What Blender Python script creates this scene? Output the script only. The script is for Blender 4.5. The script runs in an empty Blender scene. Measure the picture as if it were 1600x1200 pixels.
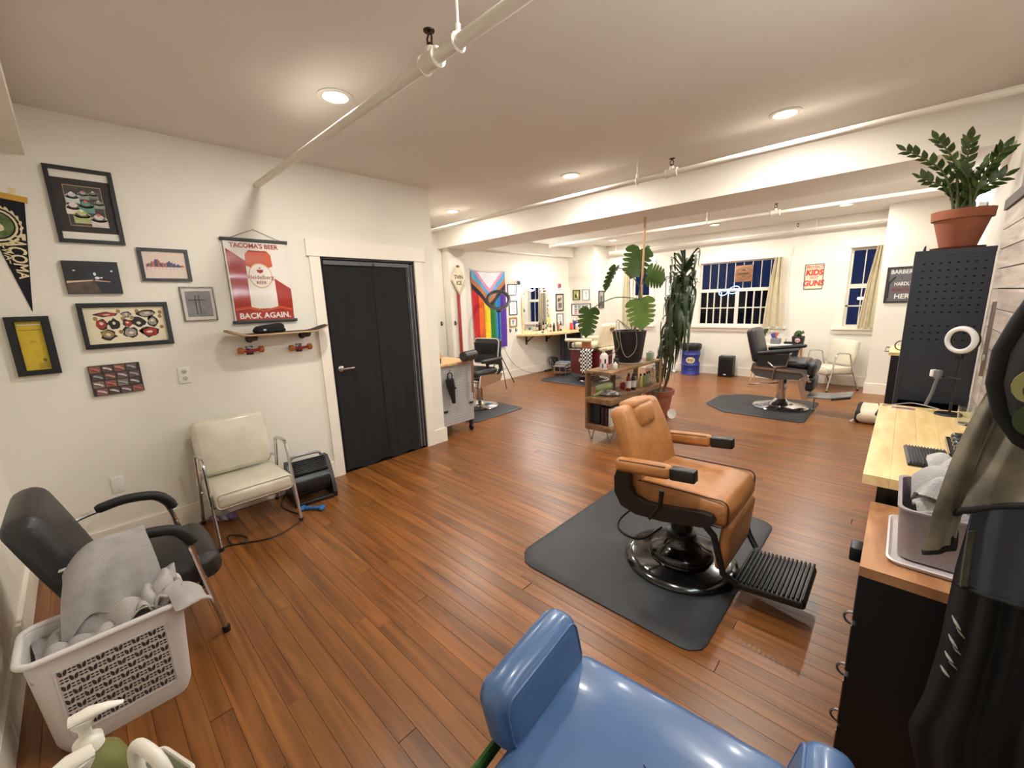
import bpy, bmesh, math, random
from mathutils import Vector, Matrix, Euler
from math import sin, cos, pi, radians, sqrt
random.seed(7)
S = bpy.context.scene
COL = S.collection
# ---------------- camera ----------------
F_PX, YAW, PITCH, ROLL, CAMH = 640.646, -0.761029, -0.1970046, 0.0347231, 1.58
_f = Vector((cos(PITCH)*sin(YAW), cos(PITCH)*cos(YAW), sin(PITCH)))
_r0 = Vector((cos(YAW), -sin(YAW), 0)); _d0 = _f.cross(_r0)
_r = _r0*cos(ROLL) + _d0*sin(ROLL); _d = _d0*cos(ROLL) - _r0*sin(ROLL)
CAM = Vector((0, 0, CAMH))
cd = bpy.data.cameras.new('camera'); cam = bpy.data.objects.new('camera', cd); COL.objects.link(cam)
cd.sensor_fit = 'HORIZONTAL'; cd.sensor_width = 36; cd.lens = F_PX*36/1600; cd.clip_start = .02; cd.clip_end = 200
mw = Matrix.Identity(4)
for i in range(3):
    mw[i][0] = _r[i]; mw[i][1] = -_d[i]; mw[i][2] = -_f[i]; mw[i][3] = CAM[i]
cam.matrix_world = mw
S.camera = cam
def ray(x, y): return _r*((x-800)/F_PX) + _d*((y-600)/F_PX) + _f
def _pl(x, y, ax, v):
    q = ray(x, y); return CAM + q*((v-CAM[ax])/q[ax])
def PX(x, y, v): return _pl(x, y, 0, v)      # pixel -> point on the plane x = v
def PY(x, y, v): return _pl(x, y, 1, v)
def PZ(x, y, v=0.): return _pl(x, y, 2, v)
# ---------------- world, exposure ----------------
S.view_settings.view_transform = 'Standard'; S.view_settings.look = 'None'
S.view_settings.gamma = 1; S.view_settings.use_curve_mapping = False
S.view_settings.exposure = 0.0
W = bpy.data.worlds.new('dusk'); S.world = W; W.use_nodes = True
bg = W.node_tree.nodes['Background']; bg.inputs[0].default_value = (.035, .075, .27, 1); bg.inputs[1].default_value = .42
LAMP_W = 26.0; WARM = (1, .955, .885); COOL = (.80, .91, 1)

# ---------------- materials ----------------
MATS = {}
def lin(c):
    return tuple(((v/255)/12.92 if v/255 <= .04045 else ((v/255+.055)/1.055)**2.4) for v in c)
def mat(name, rgb, rough=.5, metal=0, var=.08, scale=8, bump=0, bscale=60, coat=0, emit=None, es=0, stretch=None, trans=0, alpha=1, space='obj'):
    """rgb in 0-255 sRGB; var = colour mottling, bump = fine relief"""
    if name in MATS: return MATS[name]
    m = bpy.data.materials.new(name); m.use_nodes = True; nt = m.node_tree; N = nt.nodes; L = nt.links
    b = N['Principled BSDF']; c = lin(rgb)
    b.inputs['Roughness'].default_value = rough; b.inputs['Metallic'].default_value = metal
    b.inputs['Coat Weight'].default_value = coat; b.inputs['Coat Roughness'].default_value = .12
    b.inputs['Transmission Weight'].default_value = trans; b.inputs['Alpha'].default_value = alpha
    if trans: b.inputs['IOR'].default_value = 1.45
    b.inputs['Base Color'].default_value = (*c, 1)
    co = N.new('ShaderNodeTexCoord'); mp = N.new('ShaderNodeMapping'); L.new(co.outputs['Object'], mp.inputs[0])
    if space == 'world':
        g = N.new('ShaderNodeNewGeometry'); L.new(g.outputs['Position'], mp.inputs[0])
    if stretch: mp.inputs['Scale'].default_value = stretch
    if var:
        n = N.new('ShaderNodeTexNoise'); n.inputs['Scale'].default_value = scale; n.inputs['Detail'].default_value = 6
        L.new(mp.outputs[0], n.inputs['Vector'])
        r = N.new('ShaderNodeValToRGB'); r.color_ramp.elements[0].position = .3; r.color_ramp.elements[1].position = .7
        r.color_ramp.elements[0].color = (*[max(0, v*(1-var)) for v in c], 1); r.color_ramp.elements[1].color = (*[min(1, v*(1+var)) for v in c], 1)
        L.new(n.outputs['Fac'], r.inputs[0]); L.new(r.outputs[0], b.inputs['Base Color'])
    if bump:
        n2 = N.new('ShaderNodeTexNoise'); n2.inputs['Scale'].default_value = bscale; n2.inputs['Detail'].default_value = 4
        L.new(mp.outputs[0], n2.inputs['Vector']); bp = N.new('ShaderNodeBump'); bp.inputs['Strength'].default_value = bump; bp.inputs['Distance'].default_value = .004
        L.new(n2.outputs['Fac'], bp.inputs['Height']); L.new(bp.outputs[0], b.inputs['Normal'])
    if emit:
        b.inputs['Emission Color'].default_value = (*lin(emit), 1); b.inputs['Emission Strength'].default_value = es
    MATS[name] = m; return m
def wood(name, a, bcol, rough=.4, stretch=(2, 30, 30), rnd=0, coat=0, bump=.15, island=False):
    """grain stretched along the axis with the small scale; rnd = colour change from piece to piece"""
    if name in MATS: return MATS[name]
    m = bpy.data.materials.new(name); m.use_nodes = True; nt = m.node_tree; N = nt.nodes; L = nt.links; b = N['Principled BSDF']
    b.inputs['Roughness'].default_value = rough; b.inputs['Coat Weight'].default_value = coat; b.inputs['Coat Roughness'].default_value = .25
    g = N.new('ShaderNodeNewGeometry'); oi = N.new('ShaderNodeObjectInfo')
    ad = N.new('ShaderNodeVectorMath'); ad.operation = 'ADD'; sc = N.new('ShaderNodeVectorMath'); sc.operation = 'SCALE'; sc.inputs[3].default_value = 37.
    RO = g.outputs['Random Per Island'] if island else oi.outputs['Random']
    cx = N.new('ShaderNodeCombineXYZ')
    for i in range(3): L.new(RO, cx.inputs[i])
    L.new(cx.outputs[0], sc.inputs[0]); L.new(g.outputs['Position'], ad.inputs[0]); L.new(sc.outputs[0], ad.inputs[1])
    mp = N.new('ShaderNodeMapping'); mp.inputs['Scale'].default_value = stretch; L.new(ad.outputs[0], mp.inputs[0])
    n = N.new('ShaderNodeTexNoise'); n.inputs['Scale'].default_value = 1; n.inputs['Detail'].default_value = 8; n.inputs['Distortion'].default_value = .6; L.new(mp.outputs[0], n.inputs['Vector'])
    r = N.new('ShaderNodeValToRGB'); r.color_ramp.elements[0].position = .28; r.color_ramp.elements[1].position = .72
    r.color_ramp.elements[0].color = (*lin(a), 1); r.color_ramp.elements[1].color = (*lin(bcol), 1); L.new(n.outputs['Fac'], r.inputs[0])
    out = r.outputs[0]
    if rnd:
        h = N.new('ShaderNodeHueSaturation'); mr = N.new('ShaderNodeMapRange'); mr.inputs['To Min'].default_value = 1-rnd; mr.inputs['To Max'].default_value = 1+rnd
        L.new(RO, mr.inputs[0]); L.new(mr.outputs[0], h.inputs['Value']); L.new(out, h.inputs['Color'])
        m2 = N.new('ShaderNodeMath'); m2.operation = 'MULTIPLY_ADD'; m2.inputs[1].default_value = 7.31; L.new(RO, m2.inputs[0])
        fr = N.new('ShaderNodeMath'); fr.operation = 'FRACT'; L.new(m2.outputs[0], fr.inputs[0])
        mr2 = N.new('ShaderNodeMapRange'); mr2.inputs['To Min'].default_value = .497; mr2.inputs['To Max'].default_value = .504; L.new(fr.outputs[0], mr2.inputs[0]); L.new(mr2.outputs[0], h.inputs['Hue'])
        out = h.outputs[0]
    L.new(out, b.inputs['Base Color'])
    bp = N.new('ShaderNodeBump'); bp.inputs['Strength'].default_value = bump; bp.inputs['Distance'].default_value = .002; L.new(n.outputs['Fac'], bp.inputs['Height']); L.new(bp.outputs[0], b.inputs['Normal'])
    MATS[name] = m; return m

# ---------------- mesh builder ----------------
def rotm(rx=0, ry=0, rz=0): return Euler((radians(rx), radians(ry), radians(rz))).to_matrix()
class MB:
    def __init__(s): s.v = []; s.f = []
    def add(s, vs, fs):
        o = len(s.v); s.v += [Vector(p) for p in vs]; s.f += [tuple(i+o for i in q) for q in fs]; return s
    def box(s, c, d, R=None):
        c = Vector(c); vs = []
        for x in (-.5, .5):
            for y in (-.5, .5):
                for z in (-.5, .5):
                    p = Vector((x*d[0], y*d[1], z*d[2])); vs.append(c + (R @ p if R else p))
        return s.add(vs, [(0,1,3,2), (4,6,7,5), (0,4,5,1), (2,3,7,6), (0,2,6,4), (1,5,7,3)])
    def bx(s, x0, x1, y0, y1, z0, z1): return s.box(((x0+x1)/2, (y0+y1)/2, (z0+z1)/2), (abs(x1-x0), abs(y1-y0), abs(z1-z0)))
    def rbox(s, c, d, r, R=None, n=3, puff=0, fn=None):
        """box with rounded edges; puff bulges the faces; fn warps local points"""
        c = Vector(c); h = [v/2 for v in d]; r = min(r, *h)
        def axis(hh):
            q = [-hh + r*(1-cos(pi/2*i/n)) for i in range(n+1)]
            m = [(-hh+r) + (2*hh-2*r)*k/4 for k in range(1, 4)] if (puff or fn) and hh > r*1.5 else []
            return q + m + [-v for v in reversed(q)]
        A = [axis(h[0]), axis(h[1]), axis(h[2])]; idx = {}; vs = []; fs = []
        def put(p):
            k = tuple(round(t, 6) for t in p)
            if k not in idx:
                inner = Vector([max(-h[i]+r, min(h[i]-r, p[i])) for i in range(3)]); dl = Vector(p)-inner
                q = inner + dl.normalized()*r if dl.length > 1e-9 else Vector(p)
                if puff:
                    for i in range(3):
                        j, l = (i+1) % 3, (i+2) % 3
                        w = max(0, 1-(p[j]/h[j])**2)*max(0, 1-(p[l]/h[l])**2)
                        q[i] += puff*w*(1 if p[i] > 0 else -1)*(abs(p[i])/h[i])**2
                if fn: q = Vector(fn(q))
                idx[k] = len(vs); vs.append(c + (R @ q if R else q))
            return idx[k]
        for i in range(3):
            j, l = (i+1) % 3, (i+2) % 3
            for sg in (-1, 1):
                for a in range(len(A[j])-1):
                    for b in range(len(A[l])-1):
                        q = []
                        for (aa, bb) in ((a, b), (a+1, b), (a+1, b+1), (a, b+1)):
                            p = [0, 0, 0]; p[i] = sg*h[i]; p[j] = A[j][aa]; p[l] = A[l][bb]; q.append(put(p))
                        if len(set(q)) > 2: fs.append(tuple(q) if sg > 0 else tuple(reversed(q)))
        return s.add(vs, fs)
    def cyl(s, p0, p1, r0, r1=None, n=12, caps=True):
        return s.tube([p0, p1], [r0, r0 if r1 is None else r1], n, caps)
    def tube(s, pts, r, n=8, caps=True, closed=False, flat=1):
        pts = [Vector(p) for p in pts]; k = len(pts); rr = r if isinstance(r, (list, tuple)) else [r]*k
        T = []
        for i in range(k):
            a = pts[i-1] if (i or closed) else pts[i]; b = pts[(i+1) % k] if (i < k-1 or closed) else pts[i]
            t = (b-a); T.append(t.normalized() if t.length > 1e-9 else Vector((0, 0, 1)))
        u = T[0].orthogonal().normalized()
        if abs(T[0].z) < .95: u = Vector((0, 0, 1)).cross(T[0]).normalized()
        vs = []
        for i in range(k):
            u = (u - T[i]*u.dot(T[i])).normalized(); w = T[i].cross(u)
            for j in range(n):
                a = 2*pi*j/n; vs.append(pts[i] + (u*cos(a) + w*sin(a)*flat)*rr[i])
        fs = []
        for i in range(k if closed else k-1):
            for j in range(n):
                a, b = i*n, ((i+1) % k)*n; fs.append((a+j, a+(j+1) % n, b+(j+1) % n, b+j))
        if caps and not closed: fs += [tuple(reversed(range(n))), tuple(range((k-1)*n, k*n))]
        return s.add(vs, fs)
    def lathe(s, prof, c=(0, 0, 0), n=24, R=None, sx=1, sy=1):
        c = Vector(c); vs = []; fs = []; k = len(prof)
        for (r, z) in prof:
            for j in range(n):
                a = 2*pi*j/n; p = Vector((r*cos(a)*sx, r*sin(a)*sy, z)); vs.append(c + (R @ p if R else p))
        for i in range(k-1):
            for j in range(n): fs.append((i*n+j, i*n+(j+1) % n, (i+1)*n+(j+1) % n, (i+1)*n+j))
        if prof[0][0] > 1e-6: fs.append(tuple(reversed(range(n))))
        if prof[-1][0] > 1e-6: fs.append(tuple(range((k-1)*n, k*n)))
        return s.add(vs, fs)
    def prism(s, poly, w0, w1, fn=None):
        """poly in (a, b); fn(a, b, w) -> point; default a=x, b=z, w=y"""
        fn = fn or (lambda a, b, w: (a, w, b)); n = len(poly)
        vs = [fn(a, b, w0) for a, b in poly] + [fn(a, b, w1) for a, b in poly]
        return s.add(vs, [tuple(range(n)), tuple(reversed(range(n, 2*n)))] + [(i, i+n, (i+1) % n+n, (i+1) % n) for i in range(n)])
    def sheet(s, fn, nu, nv, t=.003):
        P = [[Vector(fn(i/nu, j/nv)) for j in range(nv+1)] for i in range(nu+1)]; vs = []; fs = []
        Nn = []
        for i in range(nu+1):
            for j in range(nv+1):
                du = P[min(i+1, nu)][j]-P[max(i-1, 0)][j]; dv = P[i][min(j+1, nv)]-P[i][max(j-1, 0)]; nn = du.cross(dv)
                Nn.append(nn.normalized() if nn.length > 1e-12 else Vector((0, 0, 1)))
        fl = [p for row in P for p in row]; K = len(fl); w = nv+1
        vs = [p + q*t/2 for p, q in zip(fl, Nn)] + [p - q*t/2 for p, q in zip(fl, Nn)]
        for i in range(nu):
            for j in range(nv):
                a, b, c, d = i*w+j, (i+1)*w+j, (i+1)*w+j+1, i*w+j+1; fs.append((a, b, c, d)); fs.append((a+K, d+K, c+K, b+K))
        rim = [i*w for i in range(nu+1)] + [nu*w+j for j in range(1, nv+1)] + [i*w+nv for i in range(nu-1, -1, -1)] + [j for j in range(nv-1, 0, -1)]
        for q in range(len(rim)):
            a, b = rim[q], rim[(q+1) % len(rim)]; fs.append((b, a, a+K, b+K))
        return s.add(vs, fs)
    def xf(s, Mx):
        s.v = [Mx @ p for p in s.v]; return s
def obj(name, mb, m, parent=None, smooth=40, loc=None, rotz=0, label=None):
    me = bpy.data.meshes.new(name); me.from_pydata([tuple(p) for p in mb.v], [], mb.f)
    bm = bmesh.new(); bm.from_mesh(me); bmesh.ops.recalc_face_normals(bm, faces=bm.faces); bm.to_mesh(me); bm.free()
    if smooth:
        me.shade_smooth(); me.set_sharp_from_angle(angle=radians(smooth))
    me.materials.append(m); o = bpy.data.objects.new(name, me); COL.objects.link(o)
    if parent: o.parent = parent
    if loc is not None: o.location = loc
    o.rotation_euler.z = radians(rotz)
    if label: o['label'] = label
    return o
def thing(name, label, cat, loc=(0, 0, 0), rotz=0, group=None):
    o = bpy.data.objects.new(name, None); o.empty_display_size = .05; COL.objects.link(o); o.location = loc; o.rotation_euler.z = radians(rotz)
    return tag(o, label, cat, group)
def tag(o, label, cat, group=None):
    o['label'] = label; o['category'] = cat
    if group: o['group'] = group
    return o
def struct(name, mb, m, parent=None, smooth=40, label=None):
    o = obj(name, mb, m, parent, smooth); o['kind'] = 'structure'
    if label: o['label'] = label
    return o
def dup(root, loc, rotz, label=None, group=None):
    def cp(o, par):
        c = o.copy(); COL.objects.link(c); c.parent = par
        for ch in list(o.children): cp(ch, c)
        return c
    r = cp(root, None); r.location = loc; r.rotation_euler.z = radians(rotz)
    if label: r['label'] = label
    if group: r['group'] = group
    return r
def text(parent, body, size, x, z, m, y=-.001, ext=.0006, bold=0., name='lettering', shear=0, spacing=1, sx=1., rot=0, fn=None, al='CENTER'):
    """flat lettering in a thing's local x-z plane facing local -y"""
    cu = bpy.data.curves.new(name, 'FONT'); cu.body = body; cu.size = size; cu.align_x = al; cu.align_y = 'CENTER'
    cu.extrude = ext; cu.offset = bold; cu.shear = shear; cu.space_character = spacing; cu.resolution_u = 3
    t = bpy.data.objects.new(name, cu); COL.objects.link(t)
    bpy.context.view_layer.update()
    me = bpy.data.meshes.new_from_object(t.evaluated_get(bpy.context.evaluated_depsgraph_get()))
    bpy.data.objects.remove(t); bpy.data.curves.remove(cu)
    c, s_ = cos(radians(rot)), sin(radians(rot))
    for v in me.vertices:
        a, b, w = v.co.x*sx, v.co.y, v.co.z
        a, b = a*c-b*s_, a*s_+b*c
        v.co = fn(a+x, b+z, y-w) if fn else (a+x, y-w, b+z)
    me.materials.clear(); me.materials.append(m)
    o = bpy.data.objects.new(name, me); COL.objects.link(o); o.parent = parent; return o
def ell(cx, cz, rx, rz, n=14, rot=0):
    c, s_ = cos(radians(rot)), sin(radians(rot))
    return [(cx + rx*cos(2*pi*i/n)*c - rz*sin(2*pi*i/n)*s_, cz + rx*cos(2*pi*i/n)*s_ + rz*sin(2*pi*i/n)*c) for i in range(n)]
def rect(x0, x1, z0, z1): return [(x0, z0), (x1, z0), (x1, z1), (x0, z1)]
def arc(c, r, a0, a1, n, ax='xz'):
    out = []
    for i in range(n+1):
        a = radians(a0+(a1-a0)*i/n); p = [c[0], c[1], c[2]]
        i0, i1 = {'xz': (0, 2), 'yz': (1, 2), 'xy': (0, 1)}[ax]; p[i0] += r*cos(a); p[i1] += r*sin(a); out.append(tuple(p))
    return out
def smooth_path(pts, n=6):
    P = [Vector(p) for p in pts]; out = []
    for i in range(len(P)-1):
        p0 = P[max(i-1, 0)]; p1 = P[i]; p2 = P[i+1]; p3 = P[min(i+2, len(P)-1)]
        for k in range(n):
            t = k/n; out.append(.5*((2*p1) + (p2-p0)*t + (2*p0-5*p1+4*p2-p3)*t*t + (3*p1-p0-3*p2+p3)*t**3))
    out.append(P[-1]); return out

# ================= the room =================
LX, FX, BY, RX, NY, CZ = -3.786, -5.93, 8.85, .40, -.42, 2.776
AX = -5.57                                 # wall of the alcove before the beam
wallm = mat('wall paint', (232, 227, 215), .75, var=.025, scale=3, bump=.12, bscale=180, space='world')
ceilm = mat('ceiling paint', (228, 223, 216), .8, var=.02, scale=2, bump=.1, bscale=150, space='world')
trimm = mat('trim paint', (240, 233, 219), .45, var=.02, scale=4, space='world')
pipem = mat('pipe paint', (232, 226, 214), .4, var=.03)
blackm = mat('black paint', (18, 18, 20), .45, var=.15)
chrome = mat('chrome', (205, 205, 208), .12, 1, var=.02)
steel = mat('brushed steel', (160, 160, 163), .3, 1, var=.05)
whitep = mat('white plastic', (232, 230, 226), .35, var=.02)

# floor: each board a part
fl = struct('floor', MB().bx(FX-.2, RX+.2, NY-.2, BY+.15, -.06, -.022), mat('floor gap', (84, 48, 23), .9), None, 0, 'narrow reddish fir floorboards with a glossy worn finish')
fw = wood('fir boards', (94, 54, 22), (148, 92, 43), .33, (1.6, 26, 26), rnd=.15, bump=.2)
PW = .076
def board_mesh(L):
    h, w, c = L/2-.0005, PW/2-.0004, .0008
    vs = [(-h, -w, -.02), (h, -w, -.02), (h, w, -.02), (-h, w, -.02), (-h, -w, -c), (h, -w, -c), (h, w, -c), (-h, w, -c), (-h+c, -w+c, 0), (h-c, -w+c, 0), (h-c, w-c, 0), (-h+c, w-c, 0)]
    fs = [(8, 9, 10, 11)] + [(i, (i+1) % 4, (i+1) % 4+4, i+4) for i in range(4)] + [(i+4, (i+1) % 4+4, (i+1) % 4+8, i+8) for i in range(4)]
    return vs, fs
BM = {}
rows = int((BY-NY)/PW)+1; nb = 0; rest = MB(); brd = random.Random(3)
for rI in range(rows):
    y = NY + PW*(rI+.5)
    xr = RX; xl = LX if y < 2.75 else (AX if y < 4.25 else FX)
    x = xr + brd.uniform(0, 1.6)
    while x > xl:
        L = brd.choice((1.2, 1.8, 2.4, 3.0, 3.6)); c = x - L/2
        x0, x1 = max(c-L/2, xl), min(c+L/2, xr); LL = round(x1-x0, 2)
        if LL > .05:
            if nb < 298:
                if LL not in BM:
                    vs, fs = board_mesh(LL); me = bpy.data.meshes.new('board'); me.from_pydata(vs, [], fs); me.materials.append(fw); BM[LL] = me
                o = bpy.data.objects.new('board', BM[LL]); COL.objects.link(o); o.parent = fl; o.location = ((x0+x1)/2, y, 0); nb += 1
            else:
                vs, fs = board_mesh(LL); rest.add([(p[0]+(x0+x1)/2, p[1]+y, p[2]) for p in vs], fs)
        x -= L
rb = obj('far_boards', rest, wood('fir boards far', (98, 57, 24), (150, 94, 45), .32, (1.6, 26, 26), rnd=.13, bump=.2, island=True), fl, 0); rb['kind'] = 'stuff'

# walls
DY0, DY1, DZ = 1.577, 2.545, 2.03            # door opening
w = MB().bx(LX-.12, LX, NY-.12, DY0, 0, CZ).bx(LX-.12, LX, DY1, 2.80, 0, CZ).bx(LX-.12, LX, DY0, DY1, DZ, CZ)
struct('wall_left', w, wallm, None, 0)
struct('wall_near', MB().bx(LX-.12, RX+.12, NY-.12, NY, 0, CZ), wallm, None, 0)
struct('trim_1', MB().bx(LX, RX, NY, -.025, 2.505, CZ), wallm, None, 0, 'boxed soffit along the near wall')
struct('wall_return', MB().bx(AX-.12, LX-.12, 2.68, 2.80, 0, CZ), wallm, None, 0)
struct('wall_alcove', MB().bx(AX-.12, AX, 2.8, 4.29, 0, CZ), wallm, None, 0)
struct('wall_flag', MB().bx(FX-.12, FX, 4.29, BY, 0, CZ), wallm, None, 0)
struct('wall_post', MB().bx(FX, -5.41, 4.30, 4.62, 0, 2.46), wallm, None, 0)
struct('wall_right', MB().bx(RX, RX+.12, NY, BY, 0, CZ), wallm, None, 0)
BX0, BX1, BYF = -5.22, -.31, 8.3
struct('wall_bump_left', MB().bx(FX, BX0, BYF, BY, 0, CZ), wallm, None, 0)
struct('wall_bump_right', MB().bx(BX1, RX, BYF, BY, 0, CZ), wallm, None, 0)
struct('ceiling', MB().bx(FX-.12, RX+.12, NY-.12, BY+.12, CZ, CZ+.1), ceilm, None, 0)
struct('trim_2', MB().bx(AX, RX, 4.21, 4.91, 2.458, CZ).bx(FX, AX, 4.30, 4.91, 2.458, CZ), mat('beam paint', (236, 230, 219), .7, var=.02, scale=3, space='world'), None, 0, 'boxed ceiling beam spanning the room')
struct('trim_3', MB().bx(FX, FX+.16, 4.91, BYF, 2.56, CZ), wallm, None, 0, 'small boxed soffit above the flag wall')

# windows in the far wall
WINS = [('window_1', -4.56, -4.13, .985, 2.22), ('window_2', -3.09, -1.66, .985, 2.22), ('window_3', -.735, -.335, .985, 2.26)]
xs = BX0; wb = MB()
for n_, a, b, z0, z1 in WINS:
    wb.bx(xs, a, BY, BY+.12, 0, CZ); wb.bx(a, b, BY, BY+.12, 0, z0); wb.bx(a, b, BY, BY+.12, z1, CZ); xs = b
wb.bx(xs, BX1, BY, BY+.12, 0, CZ)
struct('wall_window', wb, wallm, None, 0)
sash = mat('sash paint', (222, 214, 200), .5, var=.03)
glass = mat('window glass', (12, 14, 22), .04, var=0, alpha=.22)
def window(nm, a, b, z0, z1, lab, build):
    e = bpy.data.objects.new(nm, None); COL.objects.link(e); e['kind'] = 'structure'; e['label'] = lab; e.location = (0, BY, 0)
    cw = .105
    t = MB().bx(a-cw, a, -.02, 0, z0-.02, z1).bx(b, b+cw, -.02, 0, z0-.02, z1)
    obj('casing', t, trimm, e, 0)
    obj('header', MB().bx(a-cw-.02, b+cw+.02, -.028, 0, z1, z1+.14), trimm, e, 0)
    obj('window_sill', MB().bx(a-cw-.03, b+cw+.03, -.06, .1, z0-.045, z0-.005).bx(a-cw, b+cw, -.018, 0, z0-.12, z0-.045), trimm, e, 0)
    obj('jamb', MB().bx(a, a+.012, 0, .12, z0, z1).bx(b-.012, b, 0, .12, z0, z1).bx(a, b, 0, .12, z1-.012, z1), trimm, e, 0)
    build(e, a+.012, b-.012, z0, z1-.012); return e
def sash_of(e, a, b, z0, z1, y, cols, rows_, fr=.035, mu=.016, nm='sash'):
    s_ = MB().bx(a, a+fr, y-.015, y+.015, z0, z1).bx(b-fr, b, y-.015, y+.015, z0, z1).bx(a+fr, b-fr, y-.015, y+.015, z0, z0+fr).bx(a+fr, b-fr, y-.015, y+.015, z1-fr, z1)
    so = obj(nm, s_, sash, e, 0)
    for i in range(1, cols):
        x = a+fr+(b-a-2*fr)*i/cols; obj('muntin', MB().bx(x-mu/2, x+mu/2, y-.01, y+.01, z0+fr, z1-fr), sash, so, 0)
    for i in range(1, rows_):
        z = z0+fr+(z1-z0-2*fr)*i/rows_; obj('muntin', MB().bx(a+fr, b-fr, y-.0095, y+.0095, z-mu/2, z+mu/2), sash, so, 0)
    for i in range(cols):
        for j in range(rows_):
            x0 = a+fr+(b-a-2*fr)*i/cols; x1 = a+fr+(b-a-2*fr)*(i+1)/cols; q0 = z0+fr+(z1-z0-2*fr)*j/rows_; q1 = z0+fr+(z1-z0-2*fr)*(j+1)/rows_
            obj('pane', MB().bx(x0+mu*.3, x1-mu*.3, y-.0015, y+.0015, q0+mu*.3, q1-mu*.3), glass, so, 0)
def b2(e, a, b, z0, z1):
    zm = z0+.68
    sash_of(e, a, b, zm, z1, .07, 9, 1, .03, .012, 'upper_sash')
    mid = (a+b)/2-.0
    sash_of(e, a, mid, z0, zm, .04, 5, 2, .032, .022, 'lower_sash'); sash_of(e, mid, b, z0, zm, .04, 5, 2, .032, .022, 'lower_sash')
def b1(e, a, b, z0, z1):
    zm = (z0+z1)/2; sash_of(e, a, b, zm, z1, .08, 2, 1, .035, .014, 'upper_sash'); sash_of(e, a, b, z0, zm, .05, 2, 1, .035, .014, 'lower_sash')
def b3(e, a, b, z0, z1):
    zm = z0+.66; sash_of(e, a, b, zm, z1, .08, 2, 1, .035, .014, 'upper_sash'); sash_of(e, a, b, z0, zm, .05, 2, 1, .035, .014, 'lower_sash')
    obj('meeting_bar', MB().bx(a, b, .035, .065, z0+.33, z0+.352), sash, e, 0)
window(*WINS[0], 'narrow double hung window at the left end of the far wall', b1)
window(*WINS[1], 'wide window of many narrow panes in the far wall', b2)
window(*WINS[2], 'narrow tall window beside the right hand wall return', b3)
# what stands outside the windows at dusk
outm = mat('night facade', (38, 40, 52), .9, var=.3, scale=1.2, space='world')
ob = obj('neighbour_building', MB().bx(-12, -2.6, 16, 20, -3, 1.72).bx(-7, -6.5, 17, 17.5, 1.72, 2.0), outm, None, 0)
tag(ob, 'dark neighbouring building seen through the night windows', 'building')
T = thing('street_light', 'distant white street light seen through the narrow window', 'street light', (PY(1350, 466, 26).x, 26, PY(1350, 466, 26).z-4.6))
obj('pole', MB().cyl((0, 0, -1.0), (0, 0, 4.55), .05, n=8), outm, T); obj('lamp_head', MB().rbox((0, 0, 4.6), (.5, .2, .12), .04, None, 2), mat('street glow', (255, 250, 240), .5, var=0, emit=(255, 246, 230), es=6), T)
struct('ground_outside', MB().bx(-30, 30, BY+.3, 60, -3.2, -3.0), mat('night ground', (30, 32, 40), .95, var=.2), None, 0)

# baseboards
def base(nm, x0, x1, y0, y1): struct(nm, MB().bx(x0, x1, y0, y1, 0, .155).bx(x0 if x1-x0 > .1 else (x0 if nm.endswith('r') else x0), x1, y0, y1, .155, .16), trimm, None, 0)
base('baseboard_left', LX, LX+.018, NY, 1.487)
base('baseboard_left_end', LX-.12, LX+.018, 2.64, 2.82)
base('baseboard_near', LX+.018, RX, NY, NY+.018)
base('baseboard_flag', FX, FX+.018, 4.62, BYF)
base('baseboard_window', BX0, BX1, BY-.018, BY)
base('baseboard_bump_right', BX1-.018, RX, BYF-.018, BYF)
base('baseboard_bump_side', BX1-.018, BX1, BYF, BY-.018)
base('baseboard_bump_left', FX, BX0+.018, BYF-.018, BYF)
base('baseboard_bump_left_side', BX0, BX0+.018, BYF, BY-.018)
# door casing
tr = MB().bx(LX, LX+.02, 1.487, DY0, 0, DZ).bx(LX, LX+.02, DY1, 2.645, 0, DZ)
struct('trim_4', tr, trimm, None, 0, 'flat door casing')
struct('trim_5', MB().bx(LX, LX+.028, 1.467, 2.675, DZ, DZ+.14), trimm, None, 0, 'flat header board above the door')
# door
dm = mat('black door', (14, 14, 16), .5, var=.1)
dr = bpy.data.objects.new('door_1', None); COL.objects.link(dr); dr['kind'] = 'structure'; dr['label'] = 'dark door behind a black fabric curtain'; dr.location = (LX, 0, 0)
obj('leaf', MB().bx(-.075, -.045, DY0+.02, DY1-.02, .012, DZ-.02), dm, dr, 0)
obj('jamb', MB().bx(-.11, 0, DY0, DY0+.018, 0, DZ).bx(-.11, 0, DY1-.018, DY1, 0, DZ).bx(-.11, 0, DY0, DY1, DZ-.018, DZ), mat('jamb dark', (40, 38, 38), .5), dr, 0)
hd = obj('door_handle', MB().lathe([(0, 0), (.028, 0), (.028, .012), (.012, .016), (.012, .05)], (-.018, DY0+.085, 1.02), 20, rotm(0, 90, 0)).rbox((.032, DY0+.135, 1.02), (.016, .13, .02), .008), chrome, dr)
cm = mat('curtain black', (15, 15, 17), .9, var=.18, scale=14, bump=.2, bscale=90)
ct = thing('door_curtain', 'black fabric magnetic curtain hanging over the door', 'curtain', (LX, 0, 0))
def pan(y0, y1, ph):
    def fn(u, v):
        y = y0+(y1-y0)*u; z = .012+(DZ-.03-.012)*v
        return (-.012 + .002*sin(u*13+ph+v) + .0022*sin(u*29+ph*2+v*2)*(1-v) - .006*v, y, z + (0.012*sin(u*9+ph) if v < .01 else 0))
    return MB().sheet(fn, 40, 18, .003)
ym = DY0+.50
obj('curtain_panel', pan(DY0+.03, ym+.02, .4), cm, ct, 60); o = obj('curtain_panel', pan(ym, DY1-.1, 2.1), cm, ct, 60); o.location.x = .006
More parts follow.
